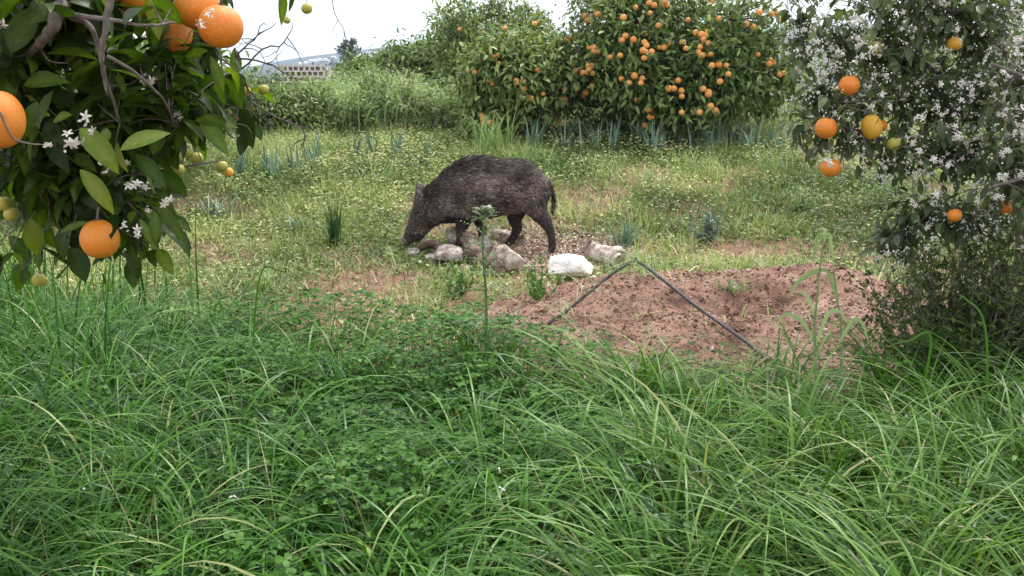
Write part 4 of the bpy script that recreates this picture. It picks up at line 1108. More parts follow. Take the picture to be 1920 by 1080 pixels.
# lush grass of the left foreground
mb = MB()
bx, by, k, nt_ = tufts(700, (30, 62), .9, 4.3, lambda x, y: (y < edge(x, y) - .05) & ((screen_u(x, y) < 640 + 120 * (fbm(x * 2, y * 2, 5) - .5)) | (rng.random(len(x)) < np.where(y < 2.7, .55, .25))) & (screen_u(x, y) < 1280))
N = len(bx); tl_ = rng.uniform(.75, 1.2, nt_)[k]; tt = rng.normal(.45, .13, nt_)[k]
L = rng.uniform(.28, .62, N) * tl_
az = tufts.az
blades(mb, np.stack([bx, by, gz(bx, by) - .01], 1), L, rng.uniform(.005, .0105, N), az, rng.uniform(.02, .35, N), rng.uniform(1.7, 3.0, N), 11, rng.normal(0, .4, N), np.clip(tt + rng.normal(0, .2, N), 0, .97), 1.45, .2)
x, y = wedge(9000, .9, 4.2); ok = (y < edge(x, y)) & (screen_u(x, y) < 1250); x, y = x[ok], y[ok]; N = len(x)
L = rng.uniform(.10, .32, N) * np.where(screen_u(x, y) > 620, .75, 1)
blades(mb, np.stack([x, y, gz(x, y) - .01], 1), L, rng.uniform(.0025, .0055, N), rng.uniform(0, 6.28, N), rng.uniform(.02, .5, N), rng.uniform(.2, 1.6, N), 5, 0, np.clip(rng.normal(.35, .22, N), 0, 1), 1.4)
tag(mb.build('grass', M['grass']), 'lush dark green arching grass filling the left foreground', 'grass', kind='stuff')

# longer, yellower grass of the right foreground
mb = MB()
bx, by, k, nt_ = tufts(480, (26, 54), .9, 3.5, lambda x, y: (y < edge(x, y)) & (screen_u(x, y) > 1190 + 160 * (fbm(x * 2, y * 2, 15) - .5)))
N = len(bx); tt = rng.normal(.5, .14, nt_)[k]; ta = rng.normal(2.7, 1.3, nt_)[k]
L = rng.uniform(.30, .68, N) * rng.uniform(.8, 1.15, nt_)[k]
blades(mb, np.stack([bx, by, gz(bx, by) - .01], 1), L, rng.uniform(.005, .011, N), np.where(rng.random(N) < .5, ta, tufts.az), rng.uniform(.02, .35, N), rng.uniform(1.4, 2.8, N), 11, rng.normal(0, .5, N), np.clip(tt + rng.normal(0, .2, N), 0, .98), 1.5, .2)
x, y = wedge(9000, .9, 3.6); ok = (y < edge(x, y) + .05) & (screen_u(x, y) > 1190); x, y = x[ok], y[ok]; N = len(x)
blades(mb, np.stack([x, y, gz(x, y) - .01], 1), rng.uniform(.10, .32, N), rng.uniform(.003, .006, N), rng.uniform(0, 6.28, N), rng.uniform(.02, .5, N), rng.uniform(.2, 1.6, N), 5, 0, np.clip(rng.normal(.4, .22, N), 0, 1), 1.4)
tag(mb.build('grass', M['grass_y']), 'long yellowish green grass leaning over in the right foreground', 'grass', kind='stuff')

# upright taller grass under the left tree
mb = MB()
x, y = wedge(4600, 2.5, 5.2); u = screen_u(x, y); ok = (u < 360 + 60 * (rng.random(len(x)) - .5)) & (rng.random(len(x)) < np.clip((380 - u) / 330, .1, 1)); x, y = x[ok], y[ok]; N = len(x)
blades(mb, np.stack([x, y, gz(x, y) - .01], 1), rng.uniform(.2, .72, N), rng.uniform(.004, .013, N), rng.uniform(0, 6.28, N), rng.uniform(.0, .3, N), rng.uniform(.2, 2.2, N), 9, rng.normal(0, .6, N), np.clip(rng.normal(.36, .24, N), 0, .95), 2.2, .3)  # darker blade tones: mixed weeds, plus the tree's shade put into the colour
tag(mb.build('tall_grass', M['grass']), 'tall upright grass growing under the close left orange tree', 'grass', kind='stuff')

# clover
mb = MB()
x, y = wedge(36000, 1.0, 4.3); u = screen_u(x, y)
dens = np.clip(1 - np.abs(u - 830) / 480, 0, 1) ** .7 + .04 + .35 * ((y > 2.7) & (u > 380) & (u < 1250)) + .12 * (u > 1200)
ok = (y < edge(x, y) + .08) & (rng.random(len(x)) < dens) & (u > 120); x, y = x[ok], y[ok]; N = len(x)
top = .12 + .28 * fbm(x * 3.2, y * 3.2, 71, 3) + .05 * np.clip((y - 2.6) / 1.0, 0, 1) * (screen_u(x, y) < 1150); hh = top * (1 - .75 * rng.random(N) ** 2.2)
ctr = np.stack([x, y, gz(x, y) + hh], 1); rn = np.clip(rng.normal(.45, .18, N), 0, 1); a0 = rng.uniform(0, 6.28, N); sz = rng.uniform(.011, .020, N)
tilt = nrm(np.stack([rng.normal(0, .35, N), rng.normal(-.1, .35, N), np.ones(N)], 1))
for j in range(3):
    a = a0 + j * 2.09 + rng.normal(0, .15, N)
    d = np.stack([np.cos(a), np.sin(a), rng.uniform(-.25, .35, N)], 1)
    leaves(mb, ctr + rng.normal(0, .001, (N, 3)), d, tilt, sz, sz * .92, ROWS_RND, .25, rng.uniform(-.2, .5, N), np.clip(rn + rng.normal(0, .06, N), 0, 1))
blades(mb, np.stack([x, y, gz(x, y)], 1)[::2], hh[::2] * 1.02, .0018, a0[::2], .05, .2, 3, 0, rn[::2], basew=1, tp=12)
x, y = wedge(7000, .9, 4.3); u = screen_u(x, y); ok = (y < edge(x, y) + .05) & (u > 420) & (rng.random(len(x)) < .35 + .4 * (fbm(x * 2, y * 2, 77) > .52)); x, y = x[ok], y[ok]; N = len(x)
a = rng.uniform(0, 6.28, N); ll = rng.uniform(.014, .032, N); hh = rng.uniform(.06, .30, N)
leaves(mb, np.stack([x, y, gz(x, y) + hh], 1), np.stack([np.cos(a), np.sin(a), rng.uniform(-.5, .5, N)], 1), nrm(rng.normal(0, .35, (N, 3)) + [0, -.1, 1]), ll, ll * rng.uniform(.25, .6, N), ROWS_HI, .3, .6, np.clip(rng.normal(.6, .25, N), 0, 1))
tag(mb.build('clover', M['clover']), 'dense green clover filling the middle of the foreground', 'clover', kind='stuff')

# dead stalks standing in the foreground
mb = MB()
x, y = wedge(900, 1.0, 4.2); ok = y < edge(x, y); x, y = x[ok], y[ok]; N = len(x)
blades(mb, np.stack([x, y, gz(x, y)], 1), rng.uniform(.2, .48, N), rng.uniform(.002, .0045, N), rng.uniform(0, 6.28, N), rng.uniform(.1, .8, N), rng.uniform(.0, 1.4, N), 7, rng.normal(0, 1, N), rng.random(N) * .8, 1.6)
tag(mb.build('dry_stalks', M['straw']), 'thin dead straw coloured stalks mixed into the foreground grass', 'dry stalks', kind='stuff')

# meadow of the clearing: small leaves, blades, straw and pale flowers over red soil
BARE = [(680, 540, 160, 34, .85), (560, 578, 70, 20, .8), (1290, 402, 130, 22, .4), (1010, 482, 150, 52, .97), (1440, 468, 160, 16, .4), (480, 402, 70, 12, .6), (1330, 470, 120, 18, .35), (1560, 485, 120, 24, .4), (640, 470, 60, 14, .4), (1800, 530, 160, 60, .6), (1090, 545, 60, 24, .7), (700, 590, 120, 22, .6)]
BW = []
for (u, v, ru, rv, s) in BARE:
    c = gp(u, v); a = gp(u, v - rv); BW.append((c[0], c[1], ru * pxscale(c[1]), abs(a[1] - c[1]) + .05, s))
def mask(x, y):
    m = np.ones(len(x))
    for (cx, cy, rx, ry, s) in BW:
        m *= 1 - s * np.exp(-(((x - cx) / rx) ** 2 + ((y - cy) / ry) ** 2) ** 1.5)
    m *= np.where(mound_h(x, y) > .0, .015, 1)
    m *= np.clip(4 * (fbm(x * 1.7, y * 1.7, 91, 4) - .25), .22, 1)
    return m
def far_boost(y): return np.clip((y - 6.5) / 2.5, 0, 1)
mb = MB()
x, y = wedge(290000, 3.0, 12.2, .6, .5)
ok = (rng.random(len(x)) < mask(x, y)) & (y > edge(x, y) - .5); x, y = x[ok], y[ok]; N = len(x)
pn = fbm(x * 2.3, y * 2.3, 33, 3)
fb = far_boost(y)
L = rng.uniform(.03, .10, N) * (1 + .9 * fb * rng.random(N)) * (1 + .6 * (pn > .58))
blades(mb, np.stack([x, y, gz(x, y) - .003], 1), L, rng.uniform(.004, .011, N), rng.uniform(0, 6.28, N), rng.uniform(.1, 1.2, N), rng.uniform(.1, 1.2, N), 2, 0, np.clip(.44 + .9 * (pn - .5) + 1.1 * (fbm(x * .8, y * .8, 201, 3) - .5) + rng.normal(0, .2, N) - .06 * fb, 0, 1), 1.2, basew=.8)
x, y = wedge(230000, 3.0, 12.2, .6, .5)
ok = (rng.random(len(x)) < mask(x, y) ** 1.4) & (y > edge(x, y) - .4); x, y = x[ok], y[ok]; N = len(x)
pn = fbm(x * 2.3, y * 2.3, 35, 3); fb = far_boost(y)
hh = rng.uniform(.004, .05, N) * (1 + 1.2 * fb)
a = rng.uniform(0, 6.28, N); ll = rng.uniform(.012, .036, N)
leaves(mb, np.stack([x, y, gz(x, y) + hh], 1), np.stack([np.cos(a), np.sin(a), rng.uniform(-.3, .6, N)], 1), nrm(np.stack([rng.normal(0, .4, N), rng.normal(-.15, .4, N), np.ones(N)], 1)), ll, ll * rng.uniform(.4, .85, N), ROWS_LO, .2, .3, np.clip(.42 + .9 * (pn - .5) + 1.1 * (fbm(x * .8, y * .8, 201, 3) - .5) + rng.normal(0, .2, N), 0, 1))
tag(mb.build('ground_cover', M['meadow']), 'short pale green weeds covering the clearing floor', 'ground cover', kind='stuff')

mb = MB()
x, y = wedge(26000, 3.2, 10.5, .6, .5)
ok = (rng.random(len(x)) < np.where(mound_h(x, y) > .02, .03, .35 + .65 * (fbm(x * 1.5, y * 1.5, 55) > .52))) & (y > edge(x, y) - .2); x, y = x[ok], y[ok]; N = len(x)
blades(mb, np.stack([x, y, gz(x, y) + rng.uniform(.002, .03, N)], 1), rng.uniform(.03, .14, N), rng.uniform(.002, .005, N), rng.uniform(0, 6.28, N), rng.uniform(1.0, 1.65, N), rng.normal(0, .3, N), 3, 0, rng.random(N), 1.2, basew=.9)
tag(mb.build('dry_straw', M['straw']), 'scattered dry straw and dead stalks lying among the weeds', 'dry straw', kind='stuff')

mb = MB()
x, y = wedge(30000, 4.6, 11.9, .6, .5)
zone = np.exp(-((y - 9.6) / 1.7) ** 2) + .16 + .35 * ((x > 1.0) & (y > 6.5))
ok = (rng.random(len(x)) < zone * mask(x, y) * np.clip(6 * (fbm(x * 1.5, y * 1.5, 66, 3) - .47), .03, 1)); x, y = x[ok], y[ok]; N = len(x)
hh = rng.uniform(.05, .13, N) * (1 + .5 * far_boost(y)); c = np.stack([x, y, gz(x, y) + hh], 1); rn = rng.random(N); a0 = rng.uniform(0, 6.28, N); sz = rng.uniform(.006, .011, N)
up = nrm(np.stack([rng.normal(0, .4, N), rng.normal(-.4, .4, N), np.ones(N)], 1))
for j in range(4):
    a = a0 + j * 1.571
    leaves(mb, c, np.stack([np.cos(a), np.sin(a), np.full(N, .35)], 1), up, sz, sz * .9, (np.array([0, .6, 1]), np.array([.3, 1, .55])), .1, .2, rn)
tag(mb.build('flowers', M['flower']), 'many small pale yellow wild flowers dotted over the back of the clearing', 'wild flowers', kind='stuff')

# weed bank on the left behind the clearing
mb = MB()
x = rng.uniform(-3.9, .45, 30000); y = rng.uniform(10.6, 16.5, 30000)
u = screen_u(x, y)
vt = np.interp(u, [330, 430, 480, 520, 570, 640, 720, 780, 830, 880], [235, 218, 196, 186, 182, 164, 156, 160, 182, 222])
topn = np.array([px(960, v, 13.0)[2] for v in np.arange(100, 260)])[np.clip(vt - 100, 0, 158).astype(int)] - np.interp(13.0, _yt, _zt)
topn = np.clip(topn, .08, 1) * (.35 + 1.25 * fbm(x * 2.6, y * 2.6, 12, 3))
wt = fbm(x * 1.3, y * 1.3, 44, 3) - .5
ok = (u > 330) & (u < 905) & (y > 11.0 + .8 * fbm(x * 1.5, y * .2, 3) + .6 * (u < 560)); x, y, topn, wt = x[ok], y[ok], topn[ok], wt[ok]; N = len(x)
blades(mb, np.stack([x, y, gz(x, y)], 1), topn * rng.uniform(.4, 1.2, N) * np.where(rng.random(N) < .03, 1.5, 1), rng.uniform(.008, .022, N), rng.uniform(0, 6.28, N), rng.uniform(.0, .4, N), rng.uniform(.4, 2.3, N), 5, rng.normal(0, .5, N), np.clip(.56 + 1.4 * wt + rng.normal(0, .22, N), 0, 1), 1.8)
N2 = 34000; k = rng.integers(0, N, N2); a = rng.uniform(0, 6.28, N2); ll = rng.uniform(.025, .06, N2)
hh = topn[k] * rng.uniform(.2, 1.05, N2)
leaves(mb, np.stack([x[k] + rng.normal(0, .05, N2), y[k] + rng.normal(0, .05, N2), gz(x[k], y[k]) + hh], 1), np.stack([np.cos(a), np.sin(a), rng.uniform(-.4, .7, N2)], 1), nrm(rng.normal(0, .5, (N2, 3)) + [0, -.2, 1]), ll, ll * rng.uniform(.35, .7, N2), ROWS_LO, .25, .4, np.clip(.52 + 1.4 * wt[k] + rng.normal(0, .22, N2), 0, 1))
tag(mb.build('weed_bank', M['weed']), 'tall bank of grey green weeds and grass between the orange trees', 'weeds', kind='stuff')
# rank growth shading the foot of the big trees and beyond
mb = MB()
x = rng.uniform(-5, 7, 26000); y = rng.uniform(11.2, 30, 26000); u = screen_u(x, y); ok = (u > -100) & (u < 2000); x, y = x[ok], y[ok]; N = len(x)
blades(mb, np.stack([x, y, gz(x, y)], 1), rng.uniform(.12, .38, N), rng.uniform(.01, .02, N), rng.uniform(0, 6.28, N), rng.uniform(0, .4, N), rng.uniform(.3, 1.8, N), 4, 0, np.clip(rng.normal(.35, .2, N), 0, 1), 1.6)
tag(mb.build('undergrowth', M['weed']), 'dim undergrowth below and beyond the row of orange trees', 'undergrowth', kind='stuff')

# loose stones and crumbs
mb = MB()
ico = np.array([(1, 0, 0), (-1, 0, 0), (0, 1, 0), (0, -1, 0), (0, 0, 1), (0, 0, -1)], float)
icf = np.array([(0, 2, 4), (2, 1, 4), (1, 3, 4), (3, 0, 4), (2, 0, 5), (1, 2, 5), (3, 1, 5), (0, 3, 5)])
def crumbs(mb, x, y, z, s, flat=.7, rn=None):
    N = len(x); V = ico[None] * (s[:, None, None] * rng.uniform(.6, 1.3, (N, 6, 1)))
    a = rng.uniform(0, 6.28, N); ca, sa = np.cos(a)[:, None], np.sin(a)[:, None]
    t = rng.normal(0, .5, N)[:, None]
    X_, Y_, Z_ = V[..., 0], V[..., 1], V[..., 2] * flat
    X2, Z2 = X_ * np.cos(t) - Z_ * np.sin(t), X_ * np.sin(t) + Z_ * np.cos(t)
    W_ = np.stack([x[:, None] + X2 * ca - Y_ * sa, y[:, None] + X2 * sa + Y_ * ca, z[:, None] + Z2], -1)
    mb.add(W_.reshape(-1, 3), (np.arange(N)[:, None, None] * 6 + icf[None]).reshape(-1, 3), np.repeat(rng.random(N) if rn is None else rn, 6))
gc = gp(1015, 478)
a = rng.uniform(0, 6.28, 6500); r = np.sqrt(rng.random(6500)) ** .9
x = gc[0] + .62 * r * np.cos(a); y = gc[1] + .1 + .62 * r * np.sin(a)
crumbs(mb, x, y, gz(x, y) + .004, rng.uniform(.005, .014, 6500))
tag(mb.build('gravel', M['gravel'], smooth=False), 'loose reddish brown gravel on the feeding spot under the boar', 'gravel', kind='stuff')
mb = MB()
x = rng.uniform(-.4, 2.6, 36000); y = rng.uniform(3.4, 5.8, 36000); ok = mound_h(x, y) > rng.uniform(-.03, .06, 36000); x, y = x[ok], y[ok]
s = .0025 + .005 * rng.random(len(x)) ** 2.5 + .016 * rng.random(len(x)) ** 30
crumbs(mb, x, y, mound_z(x, y) + s * .2, s, .8)
x = rng.uniform(1.2, 2.3, 700); y = rng.uniform(3.6, 4.4, 700); s = rng.uniform(.004, .011, 700)
crumbs(mb, x, y, np.maximum(gz(x, y), mound_z(x, y)) + s * .3, s, .6, np.full(700, .97))
x, y = wedge(5000, 3.4, 8.0, .6, .3); s = .003 + .012 * rng.random(5000) ** 4
crumbs(mb, x, y, gz(x, y) + s * .2, s, .7)
tag(mb.build('soil_crumbs', M['clod'], smooth=False), 'crumbs and clods of red soil loose on the mound', 'soil crumbs', kind='stuff')

# ---- single plants
def clump(name, u, v, n, L, W, mat, label, cat, th=(.03, .35), bend=(.1, .9), group=None, fold=.3, spread=.03, tone=.5, D=None, pw=1.8):
    p = gp(u, v, 3.0) if D is None else px(u, v, D); p[2] = float(gz(p[0], p[1])) - .01
    mb = MB()
    q = np.tile(p, (n, 1)); q[:, :2] += rng.normal(0, spread, (n, 2))
    blades(mb, q, rng.uniform(*L, n), rng.uniform(*W, n), rng.uniform(0, 6.28, n), rng.uniform(*th, n), rng.uniform(*bend, n), 7, rng.normal(0, .4, n), np.clip(rng.normal(tone, .2, n), 0, 1), pw, fold)
    o = mb.build(name, M[mat], origin=p)
    return tag(o, label, cat, group)
LK = [(455, 335), (472, 330), (500, 330), (522, 332), (547, 328), (562, 330), (602, 312), (630, 304), (668, 300), (722, 306), (746, 300), (768, 300), (800, 296), (832, 294), (700, 300)]
for (u, v) in LK[::2] + [(590, 322), (512, 338)]:
    clump('strap_leaf_plant', u + random.uniform(-5, 5), v, random.randint(7, 13), (.18, .38), (.014, .026), 'leek', 'blue green strap leaved plant in the row before the weed bank', 'leafy plant', (.02, .35), (.1, 1.0), 'strap leaved plants before the weed bank', spread=.03)
LK2 = [(1000, 283), (1012, 280), (1062, 280), (1078, 282), (1110, 283), (1122, 280), (1140, 284), (1168, 283), (1188, 285), (1206, 282), (1222, 286), (1240, 284), (1262, 286), (1282, 282), (1296, 286), (1312, 284), (1326, 288), (1345, 285), (1368, 286), (1385, 284), (1400, 288), (1420, 285), (1440, 288), (1455, 285), (1470, 288), (1150, 288), (1232, 290), (1335, 290)]
for (u, v) in [q for i, q in enumerate(LK2) if i % 3 != 1]:
    clump('strap_leaf_plant', u + random.uniform(-14, 14), v + random.uniform(-9, 6), random.randint(6, 17), (.22, .44), (.014, .026), 'leek', 'blue green strap leaved plant at the foot of the laden orange trees', 'leafy plant', (.02, .4), (.1, 1.3), 'strap leaved plants below the orange trees', spread=.045)
clump('grass_clump', 925, 292, 60, (.25, .6), (.012, .022), 'pale_grass', 'tall pale green grass clump standing directly behind the back of the boar', 'grass clump', (.02, .4), (.2, 1.5), spread=.1)
clump('grass_clump', 1005, 312, 40, (.15, .34), (.008, .015), 'pale_grass', 'pale green grass clump to the right of the boar, behind its rump', 'grass clump', (.05, .6), (.3, 1.5), spread=.09)
clump('grass_clump', 708, 345, 45, (.16, .36), (.008, .015), 'pale_grass', 'arching pale grass clump left of the ears of the boar', 'grass clump', (.1, .7), (.5, 1.6), spread=.08)
clump('grass_clump', 1215, 350, 45, (.12, .28), (.008, .016), 'pale_grass', 'pale grass clump midway between the boar and the right tree', 'grass clump', (.1, .8), (.4, 1.4), spread=.09)
clump('grass_clump', 1290, 330, 30, (.16, .4), (.006, .012), 'pale_grass', 'thin pale grass clump with tall stalks below the laden tree', 'grass clump', (.05, .5), (.2, 1.0), spread=.08)
clump('grass_clump', 1450, 330, 34, (.18, .44), (.006, .013), 'pale_grass', 'thin grass clump left of the blossoming tree', 'grass clump', (.05, .5), (.2, 1.2), spread=.1)
clump('grass_clump', 1120, 325, 36, (.12, .3), (.008, .015), 'pale_grass', 'pale grass clump near the strap leaved row, right of the rump of the boar', 'grass clump', (.1, .7), (.3, 1.2), spread=.1)
clump('grass_clump', 415, 405, 30, (.12, .28), (.010, .018), 'leek', 'grey green leafy clump on the left of the clearing', 'grass clump', (.3, .9), (.4, 1.2), spread=.05)
clump('grass_clump', 560, 432, 26, (.10, .24), (.008, .014), 'leek', 'low grey green clump left of the dark rush tuft', 'grass clump', (.2, .9), (.4, 1.4), spread=.05)
clump('rush_tuft', 627, 462, 70, (.22, .42), (.005, .009), 'rush', 'dark green upright rush tuft left of the boar', 'rush tuft', (.02, .3), (.0, .3), spread=.018)
clump('spiky_plant', 1172, 462, 80, (.10, .24), (.008, .014), 'leek', 'dark blue green spiky rosette behind the forked log', 'spiky plant', (.05, 1.1), (.1, .7), spread=.03, tone=.25)
clump('grass_clump', 520, 545, 18, (.12, .3), (.008, .014), 'pale_grass', 'broad bladed grass clump at the front left of the clearing', 'grass clump', (.2, .8), (.6, 1.6), spread=.04)
clump('grass_clump', 1378, 548, 36, (.05, .13), (.004, .008), 'pale_grass', 'small yellowish tuft rooted on the lip of the soil hollow', 'grass clump', (.2, 1.0), (.3, 1.4), spread=.035)
clump('grass_clump', 1200, 500, 50, (.06, .20), (.004, .007), 'pale_grass', 'small green tuft growing under the peak of the hose', 'grass clump', (.1, .9), (.4, 1.6), spread=.06, D=4.95)
clump('grass_clump', 765, 492, 130, (.05, .18), (.004, .008), 'pale_grass', 'pale cut stalks heaped just under the snout of the boar', 'grass heap', (.4, 1.4), (.3, 1.3), spread=.10, tone=.75)

def leafy(name, u, v, ns, nl, H, Ls, mat, label, cat, spread=.12, D=None, tone=.5, flowers=0, pxw=1.0):
    p = gp(u, v, 3.0) if D is None else px(u, v, D); p[2] = float(gz(p[0], p[1])) - .01
    root = empty(name, p, label, cat)
    st = MB(); lf = MB(); fl = MB(); P = []; Dd = []
    for i in range(ns):
        a = random.uniform(0, 6.28); h = random.uniform(*H); out = random.uniform(.1, 1) * spread
        e = p + np.array([math.cos(a) * out, math.sin(a) * out, h]); b = p + np.array([math.cos(a) * out * .25, math.sin(a) * out * .25, 0])
        C = spline([b, (b + e) / 2 + rng.normal(0, .02, 3), e], 8)
        tube(st, C, np.linspace(.0028, .001, 8) * pxw, 5, cap=False)
        for j in range(3):
            t = random.randint(2, 6); e2 = C[t] + rng.normal(0, .5, 3) * h * .35 + [0, 0, h * .18]
            tube(st, [C[t], e2], [.0013 * pxw, .0007 * pxw], 4, cap=False)
            for q in range(nl // 3):
                f = random.random() ** .7; P.append(C[t] * (1 - f) + e2 * f); Dd.append(nrm(rng.normal(0, 1, 3) + (e2 - C[t]) * 3))
        for q in range(nl):
            t = random.randint(1, 7); P.append(C[t] + rng.normal(0, .004, 3)); Dd.append(rng.normal(0, 1, 3) + [0, 0, .3])
        if flowers and i % max(1, ns // flowers) == 0:
            k = 5; ang = np.arange(k) * 1.257
            leaves(fl, np.tile(e, (k, 1)), np.stack([np.cos(ang), np.sin(ang), np.full(k, .8)], 1), (0, 0, 1), .014, .009, ROWS_LO, .2, .3, .4)
    P = np.array(P); Dd = np.array(Dd); N = len(P); ll = rng.uniform(*Ls, N)
    leaves(lf, P, Dd, nrm(rng.normal(0, .5, (N, 3)) + [0, 0, 1]), ll, ll * rng.uniform(.3, .6, N), ROWS_LO, .2, .3, np.clip(rng.normal(tone, .22, N), 0, 1))
    reparent(st.build('stems', M['twig']), root); reparent(lf.build('foliage', M[mat]), root)
    if fl.n: reparent(fl.build('flowers', M['flower']), root)
    return root
leafy('shrub', 1800, 690, 190, 70, (.2, .66), (.010, .026), 'shrub', 'dark twiggy shrub with tiny pale yellow flowers at the right, below the blossoming tree', 'shrub', spread=.46, D=3.5, flowers=24)
leafy('shrub', 1930, 640, 120, 60, (.25, .62), (.010, .026), 'shrub', 'dark twiggy shrub cut by the right edge of the picture', 'shrub', spread=.34, D=3.5, flowers=8)
leafy('weed', 1320, 455, 16, 26, (.10, .26), (.012, .03), 'leek', 'grey green leafy weed right of the spiky rosette', 'weed', spread=.13, tone=.4)
leafy('weed', 1500, 400, 14, 24, (.1, .24), (.012, .03), 'weed', 'soft green leafy weed left of the shrub under the blossom', 'weed', spread=.14, tone=.5)
leafy('weed', 1640, 395, 16, 24, (.12, .30), (.014, .03), 'weed', 'soft green leafy weed just below the lowest hanging orange on the right', 'weed', spread=.2, tone=.5)
leafy('weed', 850, 560, 14, 26, (.08, .2), (.012, .024), 'clover', 'bright green leafy weed at the front of the stones left of the thistle', 'weed', spread=.13, tone=.7)
leafy('weed', 1010, 560, 12, 22, (.08, .2), (.012, .024), 'clover', 'bright green leafy weed at the left foot of the soil mound', 'weed', spread=.14, tone=.7)

for i, (u, v, D, H_, lb) in enumerate([(505, 0, 11.6, (.3, .6), 'leafy weed beside the low orange bush, left end of the weed bank'), (585, 0, 11.8, (.3, .62), 'pale leafy weed in the weed bank below the block wall'), (648, 0, 11.5, (.25, .5), 'bushy weed standing out of the middle of the weed bank'),
                                  (705, 0, 11.9, (.4, .75), 'tall leafy weed in the weed bank right of the lone pine'), (765, 0, 11.6, (.3, .6), 'leafy weed in the weed bank, right of its middle'), (835, 0, 11.4, (.3, .6), 'leafy weed at the right end of the weed bank beside the smaller laden tree')]):
    leafy('tall_weed', u, 0, 34, 40, H_, (.025, .055), 'weed', lb, 'weed', spread=.38, D=D, tone=random.uniform(.35, .75), pxw=1.6)
# thistle with a white flower in front of the boar
tz = px(912, 640, 3.35); tz[2] = float(gz(tz[0], tz[1]))
root = empty('thistle', tz, 'spiny green thistle with one small white flower, standing in front of the boar', 'thistle')
st = MB(); C = spline([tz, px(912, 580, 3.35), px(908, 510, 3.33), px(905, 460, 3.32), px(908, 412, 3.32), px(914, 394, 3.32)], 30)
tube(st, C, np.linspace(.0052, .0026, 30), 9)
lf = MB(); P = []; Dd = []; LLn = []
for i in range(30):
    for j in range(3):
        a = random.uniform(0, 6.28); P.append(C[i]); Dd.append([math.cos(a), math.sin(a), .3]); LLn.append(random.uniform(.010, .02))
leaves(lf, P, np.array(Dd), (0, 0, 1), np.array(LLn), .0035, ROWS_LO, 0, 0, .6)
for (t, n, ln) in ((14, 7, .085), (17, 8, .08), (20, 9, .075), (23, 9, .06), (26, 9, .048), (28, 7, .035), (5, 6, .13), (8, 6, .12), (11, 6, .10), (2, 5, .12)):
    for j in range(n):
        a = random.uniform(0, 6.28); d = np.array([math.cos(a), math.sin(a), random.uniform(-.15, .6)]); e = C[t] + d * ln * random.uniform(.6, 1.1); m = (C[t] + e) / 2 + [0, 0, .008]
        ribbon(lf, [C[t], m, e + [0, 0, -.008]], .007, random.uniform(.3, .9), 8, (0, 0, 1), .3)
        S = spline([C[t], m, e], 7)
        for q in range(1, 7):
            for sg in (-1, 1):
                sdv = nrm(np.cross(d, [0, 0, 1])) * sg
                leaves(lf, [S[q]], [sdv + d * .5 + [0, 0, random.uniform(-.3, .6)]], (0, 0, 1), .017 * (1.1 - q / 9), .0042, ROWS_LO, .2, 0, random.uniform(.4, 1))
reparent(st.build('stem', M['thistle']), root); reparent(lf.build('leaves', M['thistle']), root)
fl = MB(); k = 26; ang = rng.uniform(0, 6.28, k); el = rng.uniform(.1, 1.1, k)
fc = px(915, 389, 3.31)
leaves(fl, np.tile(fc, (k, 1)), np.stack([np.cos(ang) * np.cos(el), np.sin(ang) * np.cos(el), np.sin(el) * .6], 1), (0, 0, 1), .017, .006, ROWS_LO, .2, .3, rng.uniform(0, .7, k))
reparent(fl.build('flower', M['petal']), root)

# broad leaved reed before the mound
D = 2.75
rb = px(1545, 800, D); rb[2] = float(gz(rb[0], rb[1]))
root = empty('reed', rb, 'tall broad bladed grass stalks rising in front of the soil mound', 'reed')
st = MB(); lf = MB()
C1 = spline([rb, px(1528, 640, D), px(1532, 560, D), px(1543, 450, D)], 20); tube(st, C1, np.linspace(.005, .0022, 20), 7)
rb2 = px(1580, 800, D + .05); rb2[2] = float(gz(rb2[0], rb2[1]))
C2 = spline([rb2, px(1578, 640, D + .05), px(1570, 560, D + .05), px(1562, 500, D + .05)], 20); tube(st, C2, np.linspace(.0045, .002, 20), 7)
for pts, wd, rn in (([px(1543, 505, D), px(1520, 512, D), px(1495, 530, D), px(1476, 556, D)], .017, .4), ([px(1543, 452, D), px(1553, 440, D), px(1560, 470, D), px(1562, 505, D)], .014, .5),
                    ([px(1543, 455, D), px(1535, 440, D), px(1527, 470, D), px(1524, 500, D)], .011, .3), ([px(1530, 600, D), px(1515, 560, D), px(1500, 548, D), px(1492, 552, D)], .010, .6),
                    ([px(1568, 560, D), px(1556, 520, D), px(1545, 505, D), px(1535, 512, D)], .012, .3), ([px(1575, 640, D), px(1600, 600, D), px(1618, 610, D), px(1630, 650, D)], .013, .5),
                    ([px(1528, 640, D), px(1500, 600, D), px(1470, 590, D), px(1455, 620, D)], .013, .5), ([px(1528, 650, D), px(1552, 590, D), px(1575, 585, D), px(1590, 610, D)], .012, .6),
                    ([px(1543, 455, D), px(1546, 432, D), px(1540, 428, D), px(1530, 432, D)], .008, .7)):
    ribbon(lf, pts, wd, rn)
reparent(st.build('stems', M['weed']), root); reparent(lf.build('blades', M['weed']), root)
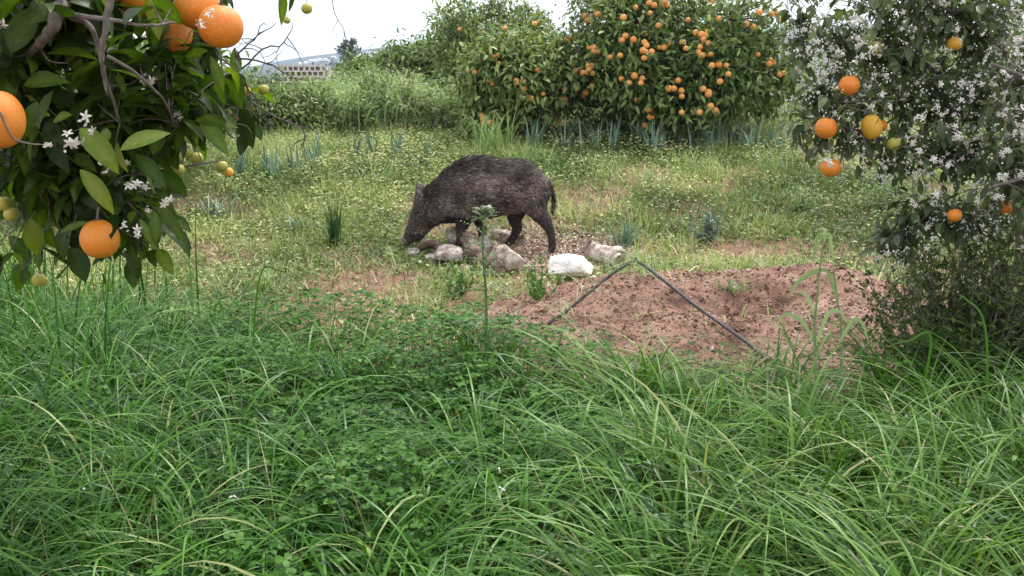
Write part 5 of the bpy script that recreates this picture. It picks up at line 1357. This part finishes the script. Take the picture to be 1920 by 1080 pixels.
# two arching broad blades at other spots of the foreground
for i, (pts, wd, lb) in enumerate([([px(455, 590, 3.3), px(485, 530, 3.3), px(525, 508, 3.3), px(575, 540, 3.3)], .007, 'broad arching grass blade rising at the left edge of the clearing'),
                                  ([px(1690, 760, 2.6), px(1745, 650, 2.6), px(1700, 640, 2.6), px(1655, 652, 2.6)], .008, 'arching grass blade bent left below the dark shrub'),
                                  ([px(1860, 800, 2.5), px(1850, 640, 2.5), px(1810, 560, 2.5), px(1795, 566, 2.5)], .007, 'tall single grass blade in front of the dark shrub')]):
    pts[0][2] = float(gz(pts[0][0], pts[0][1]))
    mb = MB(); ribbon(mb, pts, wd, .35, 22); tag(mb.build('grass_stalk', M['grass_y']), lb, 'grass blade')
# fallen petals caught in the grass
for (u, v, D) in [(437, 930, 1.75), (446, 934, 1.75), (160, 917, 1.75), (36, 958, 1.7), (936, 880, 1.8), (941, 916, 1.8), (1700, 778, 2.1)]:
    mb = MB(); p = px(u, v, D)
    leaves(mb, np.tile(p, (3, 1)), nrm(rng.normal(0, 1, (3, 3))), (0, -.5, 1), .009, .0045, ROWS_LO, .3, .6, .3)
    tag(mb.build('fallen_blossom', M['petal'], origin=p), 'small white blossom fallen among the foreground grass', 'blossom', 'fallen blossoms in the grass')
# fallen twigs on the ground
for (a, b, lb) in [((1265, 478), (1325, 470), 'short dry stick lying on the weeds right of the hose'), ((510, 470), (590, 440), 'long pale stick lying left of the rush tuft')]:
    A, B = gp(*a), gp(*b); mb = MB(); tube(mb, spline([A + [0, 0, .01], (A + B) / 2 + [0, 0, .03], B + [0, 0, .01]], 9), .005, 6)
    tag(mb.build('stick', M['cut_wood']), lb, 'stick')

# ------------------------------------------------------------------ haze in the air
hz = bpy.data.materials.new('haze'); hz.use_nodes = True
n = hz.node_tree; n.nodes.clear()
pv = n.nodes.new('ShaderNodeVolumePrincipled'); pv.inputs['Color'].default_value = (.62, .79, 1.0, 1); pv.inputs['Density'].default_value = .00036; pv.inputs['Anisotropy'].default_value = .2
oo = n.nodes.new('ShaderNodeOutputMaterial'); n.links.new(pv.outputs[0], oo.inputs['Volume'])
mb = MB(); box(mb, -3100, 3100, -80, 3250, -16, 120)
tag(mb.build('haze', hz, smooth=False), 'thin pale haze fading the far hill', 'haze', kind='stuff')
